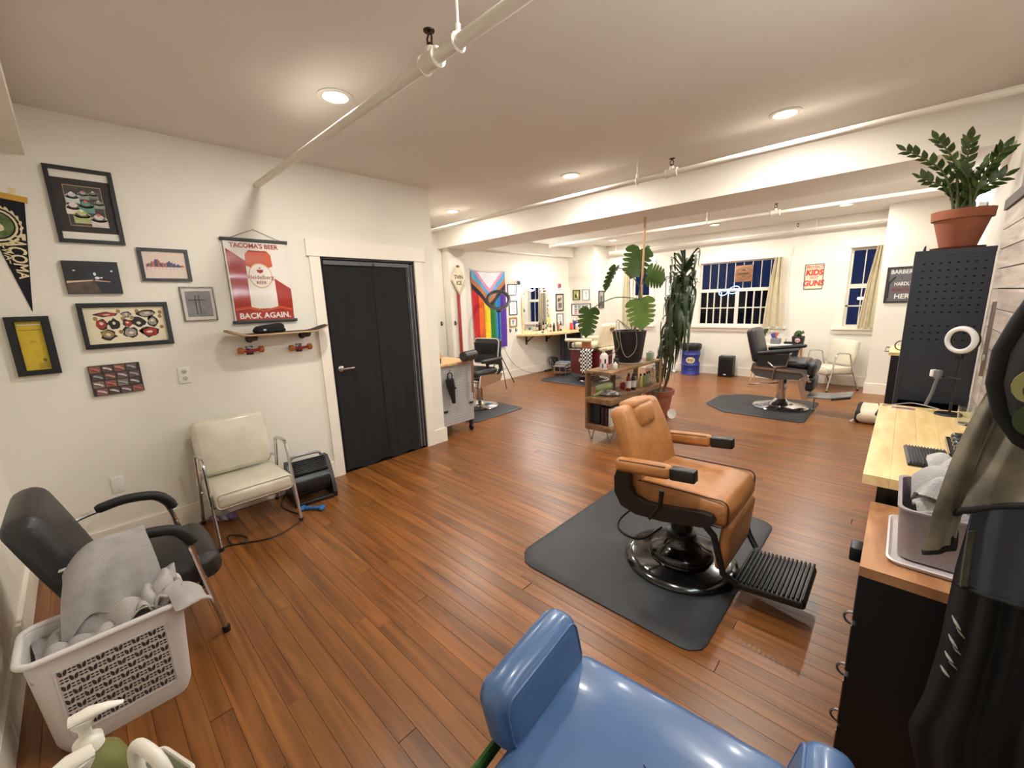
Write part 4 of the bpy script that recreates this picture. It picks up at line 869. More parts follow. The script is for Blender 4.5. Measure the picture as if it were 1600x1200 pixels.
for k in range(3): obj('socket', MB().prism(ell(-.06+.06*k, 0, .018, .018, 10), .0395, .0415, lambda p, q, w: (p, q, w)), mat('strip grey', (92, 92, 96)), T)

# mirror with stickers and light bar
pinef = wood('pale pine', (206, 176, 124), (236, 212, 164), .5, (20, 20, 4), bump=.1)
T = thing('wall_mirror', 'station mirror in a pale wood frame edged with stickers', 'mirror', (FX, 7.07, 1.40), 90)
mw_, mh = .48, .475; q = MB()
for (x0, x1, z0, z1) in ((-mw_, -mw_+.035, -mh, mh), (mw_-.035, mw_, -mh, mh), (-mw_, mw_, -mh-.03, -mh), (-mw_, mw_, mh, mh+.03)): q.bx(x0, x1, -.03, -.001, z0, z1)
obj('frame', q, pinef, T, 0)
obj('mirror_glass', MB().bx(-mw_+.035, mw_-.035, -.014, -.006, -mh, mh), mat('mirror silver', (228, 232, 234), .02, 1, var=0), T, 0)
stc = [(206, 60, 52), (60, 110, 160), (236, 210, 90), (40, 40, 44), (226, 226, 220), (90, 150, 90), (180, 130, 180), (214, 150, 90), (110, 70, 60)]
for i in range(58):
    side = rp.choice('LRTTB' if i > 8 else 'LR'); w_, h_ = rp.uniform(.014, .035), rp.uniform(.012, .03)
    if side == 'L': x, z = -mw_+.055+rp.uniform(0, .05), rp.uniform(-mh+.04, mh-.05)
    elif side == 'R': x, z = mw_-.055-rp.uniform(0, .06), rp.uniform(-mh+.04, mh-.05)
    elif side == 'T': x, z = rp.uniform(-mw_+.06, mw_-.06), mh-.03-rp.uniform(0, .06)
    else: x, z = rp.uniform(-mw_+.06, mw_-.06), -mh+.03+rp.uniform(0, .05)
    c = rp.choice(stc); obj('sticker', MB().bx(x-w_, x+w_, -.0148-.0002*(i % 5), -.0141, z-h_, z+h_), mat('sticker %d' % stc.index(c), c, .5, var=.3, scale=60), T, 0)
T = thing('vanity_light', 'glowing white fluorescent bar above the sticker edged mirror', 'light bar', (FX, 7.05, 1.97), 90)
obj('housing', MB().rbox((0, -.03, 0), (1.14, .05, .09), .006, None, 2), whitep, T)
obj('tube', MB().rbox((0, -.075, -.005), (1.08, .05, .07), .02, None, 3), mat('tube glow', (255, 255, 255), .4, var=0, emit=(240, 250, 255), es=14), T)
obj('end_cap', MB().rbox((-.56, -.06, -.005), (.02, .09, .085), .004, None, 2), steel, T); obj('end_cap', MB().rbox((.56, -.06, -.005), (.02, .09, .085), .004, None, 2), steel, T)
ld = bpy.data.lights.new('bar', 'AREA'); ld.shape = 'RECTANGLE'; ld.size = 1.08; ld.size_y = .08; ld.energy = 55; ld.color = COOL
l = bpy.data.objects.new('lamp', ld); COL.objects.link(l); l.parent = T; l.location = (0, -.115, -.01); l.rotation_euler = (radians(80), 0, 0)
# counter
T = thing('mirror_counter', 'pale pine wall counter with rounded front below the station mirror', 'counter', (0, 0, 0))
pts = [(FX, 6.42), (FX+.1, 6.42), (-5.62, 6.6), (-5.46, 6.8), (-5.34, 7.05), (-5.28, 7.4), (-5.26, 8.27), (FX, 8.27)]
obj('top', MB().prism(pts, .865, .90, lambda a, b, w: (a, b, w)), wood('pine top', (206, 168, 112), (238, 208, 154), .45, (20, 4, 20), bump=.1), T, 0)
for y in (6.72, 7.42): obj('bracket', MB().bx(FX, FX+.02, y-.02, y+.02, .66, .865).bx(FX, FX+.24, y-.02, y+.02, .845, .865).prism([(FX+.02, .70), (FX+.02, .735), (FX+.2, .845), (FX+.225, .845)], y-.008, y+.008, lambda a, b, w: (a, w, b)), blackm, T, 0)
# black drape under the counter
T = thing('counter_drape', 'black fabric drape hanging below the right end of the mirror counter', 'curtain', (0, 0, 0))
obj('fabric', MB().sheet(lambda u, v: (-5.56+.03*sin(u*22)+.01*sin(u*51), 7.46+.8*u, .04+.815*v), 44, 6, .004), mat('drape black', (34, 34, 38), .9, var=.2, scale=12), T, 60)
obj('rod', MB().cyl((-5.56, 7.44, .852), (-5.56, 8.27, .852), .008, n=8), steel, T)
o = obj('cable_bundle', MB().tube(smooth_path([(FX+.13+.08*cos(k*1.3)+.004*k, 7.5+.09*sin(k*1.9), .006+.3*abs(sin(k*.9)))for k in range(22)], 4), .007, 6), blackm); tag(o, 'tangled black cables under the mirror counter', 'cables')
# counter items
def bottle(label, x, y, z, r, h, c, cap, neck=.35, capc=None, cat='bottle', name='bottle', grp='small bottles', band=None, parent=None, rough=.3, trans=0):
    T = thing(name, label, cat, (x, y, z), rp.uniform(0, 90), grp)
    hb = h*(1-neck*.5)
    body = obj('body', MB().lathe([(0, 0), (r*.93, 0), (r, r*.1), (r, hb*.86), (r*.8, hb*.95), (r*.42, hb), (r*.42, hb+.002)], (0, 0, 0), 14), mat('bottle %d %d %d' % c, c, rough, var=.08, trans=trans), T, 50)
    obj('cap', MB().lathe([(r*.45, hb), (r*.47, hb+.002), (r*.45, h-.003), (r*.38, h), (0, h)], (0, 0, 0), 12), mat('cap %d %d %d' % cap, cap, .4), T, 50)
    if band: obj('label_band', MB().lathe([(r*1.015, hb*.22), (r*1.015, hb*.7)], (0, 0, 0), 14), mat('band %d %d %d' % band, band, .5, var=.2, scale=50), body, 50)
    return T
cz_ = .9
for i, (y, x, r, h, c, cap, lab) in enumerate(((6.92, -5.62, .03, .05, (90, 110, 80), (60, 60, 60), 'short dark green bottle on the mirror counter near the white dish'), (7.32, -5.72, .03, .17, (120, 72, 50), (30, 30, 32), 'amber bottle with black cap below the mirror'), (7.42, -5.7, .028, .19, (40, 38, 40), (20, 20, 22), 'tall black bottle with black cap below the mirror'), (7.52, -5.66, .03, .2, (150, 92, 70), (196, 120, 80), 'copper coloured spray bottle below the mirror'), (7.62, -5.66, .025, .22, (30, 30, 34), (16, 16, 18), 'slim black spray bottle at the end of the mirror'), (7.22, -5.7, .035, .13, (206, 200, 190), (200, 60, 60), 'white bottle with red cap below the mirror'), (7.95, -5.6, .04, .2, (214, 70, 62), (236, 234, 230), 'red bottle with white cap on the counter end'), (8.05, -5.5, .045, .17, (226, 224, 220), (60, 90, 150), 'white bottle with blue cap on the counter end'), (8.12, -5.62, .035, .24, (40, 60, 120), (220, 220, 220), 'dark blue spray bottle against the wall return'), (8.0, -5.38, .05, .14, (230, 228, 224), (214, 92, 50), 'squat white tub with orange lid on the counter end'), (8.14, -5.36, .04, .19, (28, 28, 32), (28, 28, 30), 'black canister at the front corner of the counter'))):
    bottle(lab, x, y, cz_, r, h, c, cap, band=(214, 206, 190) if i % 3 == 1 else None, grp='bottles on the mirror counter')
T = thing('tissue_dish', 'small white dish on the left end of the mirror counter', 'dish', (-5.62, 6.74, .9)); obj('dish', MB().lathe([(0, 0), (.04, 0), (.055, .03), (.05, .03), (.036, .008), (0, .008)], (0, 0, 0), 16), whitep, T); obj('card', MB().box((.07, .09, .004), (.07, .11, .004)), paper, T)
tg = thing('price_tag', 'white paper tag hanging from the counter edge', 'tag', (-5.29, 7.3, .80)); obj('paper', MB().bx(-.001, .001, -.02, .02, -.06, .06), paper, tg, 0); obj('string', MB().cyl((0, 0, .06), (0, 0, .075), .0015, n=5), blackm, tg)

# framed papers round the station
def paperpic(label, pts, wall, fm, fwid, bg_, marks, name='framed_print', rot=90):
    T, a, b = wallthing(name, label, 'picture', pts, wall, rot)
    y = frame(T, a, b, fwid, .018, fm, bm=bg_)
    ms = {}
    for (kind, cx, cz, rx, rz, col) in marks: ms.setdefault(col, []).append(rect((cx-rx)*a, (cx+rx)*a, (cz-rz)*b, (cz+rz)*b) if kind == 'r' else ell(cx*a, cz*b, rx*a, rz*b, 12))
    for k, (col, ps) in enumerate(ms.items()): shapes(T, 'print', mat('print %d %d %d' % col, col, .6, var=.15, scale=40), ps, y-.0007*k)
    return T, a, b, y
pw = mat('bright paper', (236, 236, 238), .6, var=.02); K = (40, 38, 40)
goldf = mat('gold frame', (176, 140, 72), .35, .5, var=.15)
lines = lambda c, n, w=.5: [('r', 0, .5-k*(1.1/n), w*(.75+.25*(k % 2)), .03, c) for k in range(n)]
paperpic('thin framed drawing highest between flag and mirror', [(793, 444), (807, 444), (807, 461), (794, 461)], 'F', framb, .008, pw, lines((150, 150, 170), 3) + [('e', .5, -.5, .12, .12, K)])
paperpic('black framed certificate between flag and mirror', [(795, 470), (808, 470), (808, 492), (796, 492)], 'F', framb, .012, pw, lines((150, 140, 120), 5) + [('e', .35, -.55, .1, .08, (90, 90, 90))])
paperpic('gold framed sketch between flag and mirror', [(796, 496), (808, 496), (808, 511), (796, 511)], 'F', goldf, .03, pw, [('r', -.1, 0, .08, .5, (60, 70, 120)), ('r', .12, .1, .05, .4, (60, 70, 120)), ('r', 0, .2, .3, .05, (60, 70, 120))])
paperpic('tiny pink and brown photo right of the light bar', [(870, 442), (878, 442), (878, 452), (871, 452)], 'F', pw, .006, pw, [('r', -.25, 0, .4, .7, (190, 90, 80)), ('r', .4, .1, .25, .6, (90, 60, 50))])
paperpic('black framed line drawing just right of the mirror', [(868, 459), (881, 459), (880, 486), (869, 486)], 'F', framb, .022, mat('aged paper', (196, 186, 172), .6), [('e', -.2, .3, .3, .25, (70, 62, 58)), ('r', .1, -.35, .45, .3, (110, 100, 92)), ('e', .3, .4, .2, .2, (110, 100, 92))])
paperpic('narrow black framed page low right of the mirror', [(870, 490), (880, 490), (880, 509), (870, 509)], 'F', framb, .012, pw, lines((120, 116, 112), 6))
paperpic('black framed yellow photo on the wall return', [(895, 453), (906, 453), (906, 469), (895, 469)], BYF, framb, .014, mat('lime photo', (176, 178, 110), .6, var=.3, scale=20), [('e', -.2, -.2, .3, .4, (60, 62, 40)), ('e', .3, .1, .2, .4, (226, 226, 190))])
paperpic('thin framed white page beside the yellow photo', [(910, 452), (921, 452), (921, 469), (910, 469)], BYF, mat('grey frame', (92, 96, 104), .4), .008, pw, [('r', 0, .3, .15, .1, (90, 90, 100)), ('r', 0, -.1, .06, .4, (150, 150, 160))])
paperpic('wide black framed page of text on the wall return', [(893, 475), (923, 474), (923, 493), (893, 493)], BYF, framb, .016, pw, [('r', rp.uniform(-.3, .3)*0 + (-.55+.37*c), .6-.3*r_, .14, .08, ((60, 50, 60), (170, 60, 70))[(r_ > 2) * 1]) for r_ in range(5) for c in range(4)])
paperpic('small pink framed sign low on the wall return', [(895, 500), (908, 500), (908, 508), (895, 508)], BYF, mat('rose frame', (150, 96, 100), .5), .012, mat('rose paper', (206, 160, 160), .6), [('r', 0, 0, .5, .3, (90, 40, 44))])
T = thing('framed_photo', 'black framed portrait photo on the side of the wall return', 'picture', (BX0, 8.62, 1.57), 90)
y = frame(T, .12, .2, .018, .018, framb, bm=mat('photo grey', (170, 164, 158), .5, var=.2, scale=20)); shapes(T, 'portrait', mat('portrait tone', (84, 78, 74), .5, var=.3, scale=30), [ell(0, .03, .045, .065), [(-.09, -.17), (.09, -.17), (.07, -.06), (.02, -.03), (-.02, -.03), (-.07, -.06)]], y)

# ================= grey pegboard cart by the corner =================
T = thing('pegboard_cart', 'grey pegboard sided cart on casters with a wooden top', 'cart', (-3.83, 3.055, 0), 90)
pg = mat('pegboard grey', (168, 166, 164), .5, var=.04)
obj('top', MB().rbox((0, .25, .885), (.53, .56, .03), .004, None, 1), wood('cart top', (186, 140, 92), (220, 180, 130), .45, (4, 20, 20)), T)
bd = obj('pegboard_side', MB().bx(-.25, .25, .0, .012, .145, .868), pg, T, 0)
hm = MB()
for i in range(15):
    for j in range(22): hm.prism(ell(-.22+.0315*i, .175+.0315*j, .0045, .0045, 6), -.0008, .0004)
hh = obj('peg_holes', hm, mat('hole dark', (70, 68, 66), .8), bd, 0); hh['kind'] = 'stuff'
obj('frame', MB().bx(-.25, .25, .012, .50, .145, .165).bx(-.25, -.235, .012, .5, .165, .868).bx(.235, .25, .012, .5, .165, .868).bx(-.235, .235, .49, .5, .165, .868), mat('cart frame', (120, 118, 116), .4, .3), T, 0)
for x in (-.22, .22):
    for yq in (.03, .47):
        c_ = obj('caster', MB().bx(x-.018, x+.018, yq-.016, yq+.016, .07, .145), blackm, T, 0); obj('wheel', MB().cyl((x-.012, yq, .035), (x+.012, yq, .035), .035, n=18), blackm, c_)
T2 = thing('hair_dryer', 'black hair dryer and coiled cord hanging on the grey pegboard', 'hair dryer', (-3.815, 2.93, .72), 90)
obj('coil', MB().tube([(.035*cos(t*.7)*(1+.2*sin(t)), -.022+.010*sin(t*2.3), .02+.055*sin(t*.7)) for t in [k*.35 for k in range(70)]], .005, 5), blackm, T2)
obj('hook', MB().tube([(0, 0, .1), (0, -.04, .1), (0, -.045, .115)], .004, 6), steel, T2)
obj('body', MB().tube([(-.02, -.04, .0), (-.01, -.045, -.10), (.01, -.045, -.22)], [.05, .048, .03], 14), sblack, T2)
obj('nozzle', MB().tube([(.01, -.045, -.22), (.02, -.045, -.29)], [.03, .022], 12), sblack, T2)
obj('grip', MB().tube([(-.02, -.04, -.05), (.05, -.05, -.12)], [.02, .017], 10), sblack, T2)
for (yq, zq, lab) in ((2.86, .33, 'small black clip low on the near edge of the pegboard cart'), (3.26, .37, 'small black clip on the far edge of the pegboard cart')):
    o = obj('peg_clip', MB().rbox((0, -.014, 0), (.05, .022, .022), .005, None, 1), blackm, None, 40, (-3.8298, yq, zq), 90); tag(o, lab, 'clip')
T = thing('strop_roll', 'black padded roll on the cart corner with a brown strip hanging below', 'barber strop', (-3.80, 3.2, .90), 90)
obj('roll', MB().lathe([(0, -.12), (.05, -.12), (.06, -.11), (.06, .11), (.05, .12), (0, .12)], (0, -.055, .068), 22, rotm(0, 90, 12)), bvin, T)
obj('strip', MB().sheet(lambda u, v: (.02+.035*u, -.055-.006*sin(v*5), .03-.42*v), 3, 12, .004), mat('strop leather', (120, 84, 56), .6, var=.15), T)
T = thing('tape_roll', 'pale wooden disc standing with a tape roll on the cart top', 'tape roll', (-4.05, 2.95, .9005), 60)
obj('disc', MB().lathe([(.012, -.01), (.06, -.01), (.06, .01), (.012, .01), (.012, -.01)], (0, 0, .06), 24, rotm(90, 0, 0)), mat('pale wood', (214, 178, 124), .5, var=.1), T); obj('axle', MB().cyl((0, -.1, .06), (0, .02, .06), .009, n=10), mat('pale wood', (214, 178, 124)), T); obj('foot', MB().bx(-.03, .03, -.1, -.085, 0, .075), mat('pale wood', (214, 178, 124)), T)
o = obj('black_cup', MB().lathe([(0, 0), (.03, 0), (.036, .055), (.032, .055), (.027, .006), (0, .006)], (0, 0, 0), 18), sblack, None, 40, (-3.9, 2.86, .9005)); tag(o, 'small black cup on the near corner of the pegboard cart', 'cup')

# ================= pallet wood console with plants =================
pal = wood('pallet wood', (92, 66, 40), (150, 112, 72), .7, (18, 3, 18), rnd=.12, bump=.5)
palx = wood('pallet wood end', (88, 64, 38), (140, 104, 66), .7, (18, 18, 4), rnd=.1, bump=.5)
x0, x1, y0, y1 = -2.495, -2.165, 3.80, 5.02
T = thing('pallet_console', 'long pallet wood console on hairpin legs with wire mesh sides', 'shelf unit', (0, 0, 0))
for k in range(3):
    a = x0+(x1-x0)*k/3; obj('top_plank', MB().bx(a+.001, a+(x1-x0)/3-.001, y0, y1, .788, .812), pal, T, 0)
    obj('middle_plank', MB().bx(a+.001, a+(x1-x0)/3-.001, y0, y1, .49, .512), pal, T, 0)
for x in (x0, x1-.02): obj('middle_rail', MB().bx(x, x+.02, y0, y1, .452, .49), pal, T, 0)
obj('middle_rail', MB().bx(x0+.02, x1-.02, y0, y0+.02, .452, .49), palx, T, 0)
for (x, y) in ((x0, y0), (x0, y1-.08), (x0, 4.35), (x1-.022, y1-.05)): obj('upright', MB().bx(x, x+.022, y, y+.08, .512, .788), palx, T, 0)
obj('upright', MB().bx(x0, x0+.022, y0, y0+.085, .20, .452), palx, T, 0)
obj('lower_back', MB().bx(x0, x0+.015, y0+.09, 4.5, .20, .452), palx, T, 0); obj('lower_end', MB().bx(x0, x1, 4.48, 4.5, .20, .452), palx, T, 0)
for k in range(3):
    a = x0+(x1-x0)*k/3; obj('bottom_plank', MB().bx(a+.001, a+(x1-x0)/3-.001, y0, 4.5, .178, .20), pal, T, 0)
obj('bottom_rail', MB().bx(x0, x1, y0, y0+.02, .145, .178), palx, T, 0); obj('bottom_rail', MB().bx(x1-.02, x1, y0+.02, 4.5, .145, .178), pal, T, 0)
mesh_m = mat('wire mesh', (120, 112, 98), .45, .8)
wm = MB()
def grid(fx, ya, yb, za, zb, st=.026):
    n = int((yb-ya)/st)
    for i in range(n+1): wm.box((fx, ya+(yb-ya)*i/n, (za+zb)/2), (.0036, .0036, zb-za))
    n = int((zb-za)/st)
    for i in range(n+1): wm.box((fx, (ya+yb)/2, za+(zb-za)*i/n), (.0036, yb-ya, .0036))
grid(x0+.012, y0+.08, 4.35, .512, .788); grid(x0+.012, 4.43, y1-.08, .512, .788); grid(x1-.008, 4.62, y1-.05, .512, .788); grid(x1-.03, y1-.42, y1, .25, .45)
w_ = obj('wire_mesh', wm, mesh_m, T, 0); w_['kind'] = 'stuff'
for (x, y, zt) in ((x0+.04, y0+.06, .145), (x1-.05, y0+.06, .145), (x0+.04, y1-.1, .452), (x1-.05, y1-.1, .452)):
    for d in (-.05,):
        obj('hairpin_leg', MB().tube([(x-.045, y, zt), (x-.004, y+.012, .006), (x+.004, y+.012, .006), (x+.045, y, zt)], .006, 8).bx(x-.06, x+.06, y-.025, y+.025, zt-.005, zt), steel, T)
# things in and on the console
T = thing('hair_dryer', 'pale green hair dryer lying in the console shelf', 'hair dryer', (-2.33, 3.93, .5125), 30)
sage = mat('sage plastic', (150, 164, 112), .4, var=.08)
obj('body', MB().tube([(-.09, 0, .09), (-.05, 0, .10), (.03, 0, .12), (.08, 0, .13)], [.03, .035, .042, .038], 16), sage, T); obj('grip', MB().tube([(.02, 0, .11), (-.05, -.02, .04), (-.11, -.03, .018)], [.022, .018, .016], 10), sage, T)
obj('intake', MB().lathe([(.034, 0), (.036, .012), (.02, .016), (0, .016)], (.08, 0, .13), 16, rotm(0, 83, 0)), mat('sage dark', (110, 120, 84), .5), T)
T = thing('shear_tray', 'metal tray heaped with clips and shears in the console shelf', 'tray', (-2.32, 4.03, .5125), 10)
obj('tray', MB().lathe([(0, .001), (.09, .001), (.11, .02), (.106, .02), (.087, .005), (0, .005)], (0, 0, 0), 24, None, 1.25, 1), steel, T)
for k in range(16):
    t = rp.uniform(0, 6.28); x, y = rp.uniform(-.06, .06), rp.uniform(-.05, .05); obj('clip', MB().rbox((x, y, .012+.003*k), (.07, .012, .006), .002, rotm(0, rp.uniform(-12, 12), math.degrees(t)), 1), steel if k % 3 else mat('clip pale', (206, 200, 190), .4), T)
cfg = [(-2.25, 4.34, .028, .21, (120, 40, 36), (22, 22, 24), (214, 208, 200), 'red and white bottle with black nozzle in the console'), (-2.23, 4.42, .027, .2, (40, 40, 46), (20, 20, 22), (196, 190, 180), 'dark bottle with black nozzle in the console'), (-2.27, 4.50, .026, .13, (220, 216, 206), (150, 30, 40), (150, 40, 46), 'white bottle with red band in the console'), (-2.3, 4.58, .024, .17, (170, 176, 120), (24, 24, 26), None, 'pale green bottle with black cap in the console'), (-2.24, 4.62, .024, .165, (186, 180, 104), (24, 24, 26), None, 'yellow oil bottle with black cap in the console'), (-2.23, 4.70, .025, .16, (150, 160, 100), (24, 24, 26), None, 'olive bottle with black cap in the console'), (-2.23, 4.78, .026, .17, (200, 196, 170), (24, 24, 26), (226, 222, 206), 'cream labelled bottle with black cap in the console'), (-2.24, 4.86, .026, .165, (176, 176, 130), (24, 24, 26), (226, 222, 206), 'amber labelled bottle at the far end of the console'), (-2.36, 4.4, .03, .1, (150, 40, 48), (226, 222, 214), None, 'short red jar behind the bottles in the console'), (-2.36, 4.66, .03, .12, (196, 196, 190), (190, 60, 60), None, 'short white jar behind the oil bottles in the console')]
for (x, y, r, h, c, cap, band, lab) in cfg: bottle(lab, x, y, .5125, r, h, c, cap, band=band, grp='bottles in the console')
o = obj('black_box', MB().rbox((0, 0, .115), (.12, .2, .23), .012, None, 2), mat('box black', (28, 28, 34), .35, var=.2, scale=20), None, 40, (-2.40, 3.96, .2005)); tag(o, 'tall black product box in the lower console shelf', 'box')
for k, (c, hh_, lab) in enumerate((((30, 30, 34), .21, 'black box set next to the tall black box in the console'), ((60, 24, 24), .2, 'dark red book standing in the lower console shelf'), ((196, 190, 184), .205, 'white spined book at the edge of the lower console shelf'))):
    o = obj('book', MB().rbox((0, 0, hh_/2), (.034, .17, hh_), .003, None, 1), mat('book %d' % k, c, .5, var=.2, scale=20), None, 40, (-2.30+.046*k, 3.93, .2005)); tag(o, lab, 'book')
T = thing('spray_bottle', 'white spray bottle printed with small figures on the console top', 'bottle', (-2.36, 3.97, .812))
obj('body', MB().lathe([(0, 0), (.042, 0), (.045, .01), (.045, .15), (.03, .175), (.014, .185)], (0, 0, 0), 20), mat('bottle print', (222, 214, 206), .35, var=.06), T)
for k in range(9):
    t = radians(-150+36*k); obj('figure', MB().box((.0445*cos(t), .0445*sin(t), .045+.05*(k % 2)), (.004, .018, .05), rotm(0, 0, math.degrees(t))), mat('figure %d' % (k % 3), ((60, 50, 56), (170, 70, 60), (90, 100, 120))[k % 3], .5), T)
obj('trigger', MB().cyl((0, 0, .18), (0, 0, .215), .012, n=10).rbox((.0, .012, .225), (.02, .07, .022), .006).tube([(0, -.02, .215), (0, -.035, .18)], .005, 6), mat('trigger cream', (206, 190, 160), .4), T)
o = bottle('small clear jar beside the figure printed spray bottle', -2.27, 4.06, .812, .026, .075, (214, 214, 206), (226, 226, 220), grp='jars on the console', name='jar', cat='jar')
o = bottle('black pump jar next to the monstera pot', -2.33, 4.18, .812, .03, .13, (30, 30, 34), (22, 22, 24), grp='jars on the console', name='jar', cat='jar')
o = bottle('greenish glass jar with purple lid beside the monstera pot', -2.24, 4.86, .812, .048, .115, (150, 164, 140), (110, 96, 120), neck=.1, grp='jars on the console', name='jar', cat='jar')
# monstera
leafg = mat('monstera green', (60, 86, 30), .35, var=.2, scale=6, coat=.2); leafl = mat('monstera light', (92, 120, 46), .4, var=.2, scale=6); stemg = mat('stem', (84, 84, 52), .6, var=.2); terr = mat('terracotta', (148, 86, 60), .8, var=.12, scale=9, bump=.2, bscale=60); soil = mat('soil', (44, 32, 24), .95, var=.3, scale=40, bump=.6)
T = thing('monstera', 'monstera in a black pot tied to a tall stake on the console', 'potted plant', (-2.35, 4.52, .812))
obj('pot', MB().lathe([(0, .012), (.12, .012), (.15, .05), (.195, .37), (.2, .39), (.185, .39), (.18, .36), (0, .36)], (0, 0, 0), 36), mat('pot black', (26, 26, 28), .5, var=.1), T)
obj('saucer', MB().lathe([(0, 0), (.15, 0), (.165, .022), (.155, .022), (.14, .006), (0, .006)], (0, 0, 0), 28), mat('saucer grey', (196, 190, 180), .5), T)
obj('soil', MB().lathe([(.178, .362), (0, .368)], (0, 0, 0), 20), soil, T)
obj('stake', MB().cyl((.12, .02, .2), (.17, -.02, 1.63), .013, n=10), mat('bamboo', (190, 150, 108), .6, var=.15, scale=4), T)
def monleaf(L, W):
    """split leaf outline: base at origin, tip along -z"""
    right = [(.0, .02)]; n = 5
    out = [(.10, .10), (.30, .12), (.44, .02)]
    for k in range(n):
        t = .05+.17*k; wd = .5*sqrt(max(.05, 1-((t-.15)/.95)**2))
        out += [(wd, -t-.03), (wd*.97, -t-.085), (wd*.80, -t-.125), (.20, -t-.10), (wd*.74, -t-.15)]
    out += [(.10, -.97), (0, -1.06)]
    pts = [(0, 0)] + out + [(-x, z) for x, z in reversed(out[:-1])]
    return [(x*W, z*L) for x, z in pts]
def leafmesh(L, W, bend, fold):
    q = MB(); P_ = monleaf(L, W)
    bm = bmesh.new(); f_ = bm.faces.new([bm.verts.new((x, 0, z)) for x, z in P_])
    bmesh.ops.bisect_plane(bm, geom=bm.verts[:]+bm.edges[:]+bm.faces[:], plane_co=(0, 0, 0), plane_no=(1, 0, 0))
    for k in range(1, 6): bmesh.ops.bisect_plane(bm, geom=bm.verts[:]+bm.edges[:]+bm.faces[:], plane_co=(0, 0, -L*k/6), plane_no=(0, 0, 1))
    for sx in (-1, 1): bmesh.ops.bisect_plane(bm, geom=bm.verts[:]+bm.edges[:]+bm.faces[:], plane_co=(sx*W*.25, 0, 0), plane_no=(1, 0, 0))
    bmesh.ops.triangulate(bm, faces=bm.faces[:]); bm.verts.index_update()
    cv = lambda x, z: Vector((x, bend*(z/L)**2*L + fold*abs(x)/W*W*.6 + .06*W*(x/W)**2, z))
    n = len(bm.verts); vs = [cv(v.co.x, v.co.z)+Vector((0, -.001, 0)) for v in bm.verts] + [cv(v.co.x, v.co.z)+Vector((0, .001, 0)) for v in bm.verts]
    fs = [tuple(v.index for v in f.verts) for f in bm.faces]; fs += [tuple(i+n for i in reversed(f)) for f in fs]
    fs += [(e.verts[0].index, e.verts[1].index, e.verts[1].index+n, e.verts[0].index+n) for e in bm.edges if len(e.link_faces) == 1]
    bm.free(); return q.add(vs, fs)
# (tip px, base px, length scale, width, facing turn, from stake height)
TL = Vector((-2.35, 4.52, .812))
for i, (bp, tp, dW, yw, ang, mm, bh) in enumerate((((921, 484), (914, 524), .27, 4.30, 20, leafg, .75), ((962, 418), (943, 452), .20, 4.30, 62, leafg, .85), ((1000, 390), (985, 432), .33, 4.50, 15, leafg, 1.0), ((1012, 430), (1040, 436), .27, 4.40, -15, leafg, .9), ((1000, 470), (1006, 512), .36, 4.35, -25, leafl, .7), ((1008, 388), (1012, 408), .17, 4.66, -60, leafg, 1.05))):
    B, Tp = PY(*bp, yw), PY(*tp, yw); d = (B-Tp); L = d.length*1.02; zax = d.normalized()
    vd = (CAM-B).normalized(); xax = vd.cross(zax).normalized()*-1; Rt = Matrix.Rotation(radians(ang), 3, zax); xax = Rt @ xax; yax = zax.cross(xax).normalized()
    Mx = Matrix((xax, yax, zax)).transposed().to_4x4(); Mx.translation = B-TL
    obj('leaf', leafmesh(L, dW, -.12, .2 if i % 2 else -.2).xf(Mx), mm, T, 60)
    st_ = Vector((.14, .0, bh)); mid = (st_+(B-TL))/2 + Vector((0, 0, .08)); obj('petiole', MB().tube(smooth_path([st_, mid, B-TL], 6), .006, 6), stemg, T)
obj('stem', MB().tube(smooth_path([(.05, 0, .36), (.10, .03, .55), (.12, -.01, .75), (.13, .03, 1.0), (.15, 0, 1.12)], 5), [.014]*21, 8), stemg, T)
for k, pts in enumerate(([(.05, -.05, .4), (-.06, -.12, .5), (-.02, -.2, .4), (.02, -.21, .2), (.08, -.2, .1), (.15, -.16, .16), (.17, -.14, .3), (.1, -.1, .5)], [(.0, -.04, .4), (-.1, -.1, .52), (-.05, -.22, .36), (-.02, -.2, .22), (-.12, -.19, .12), (-.2, -.17, .1)], [(.06, .02, .6), (.02, -.03, .5), (.05, -.04, .42), (.0, -.02, .38)], [(.09, .02, .8), (.03, -.06, .62), (.07, -.08, .5), (.06, -.05, .38)])):
    obj('aerial_root', MB().tube(smooth_path(pts, 5), .0045, 6), mat('root grey', (136, 124, 108), .8, var=.15), T)
# dracaena
T = thing('dracaena', 'tall dracaena with drooping dark leaves in a terracotta pot behind the console', 'potted plant', (-2.3, 5.3, 0))
obj('pot', MB().lathe([(0, 0), (.13, 0), (.175, .30), (.195, .30), (.2, .36), (.18, .36), (.17, .32), (0, .32)], (0, 0, 0), 32), terr, T); obj('soil', MB().lathe([(.17, .325), (0, .33)], (0, 0, 0), 20), soil, T)
trunk = smooth_path([(-.02, 0, .32), (.06, .02, .7), (.15, .0, 1.1), (.22, .02, 1.5), (.27, .0, 1.88)], 6)
obj('cane', MB().tube(trunk, [.024]*len(trunk), 10), mat('cane', (104, 88, 64), .8, var=.25, scale=20), T); obj('cane', MB().tube(smooth_path([(.05, .03, .32), (.10, .06, .6), (.13, .05, .95)], 4), .02, 8), mat('cane', (104, 88, 64)), T)
drg = mat('dracaena green', (44, 62, 28), .38, var=.3, scale=5, coat=.15)
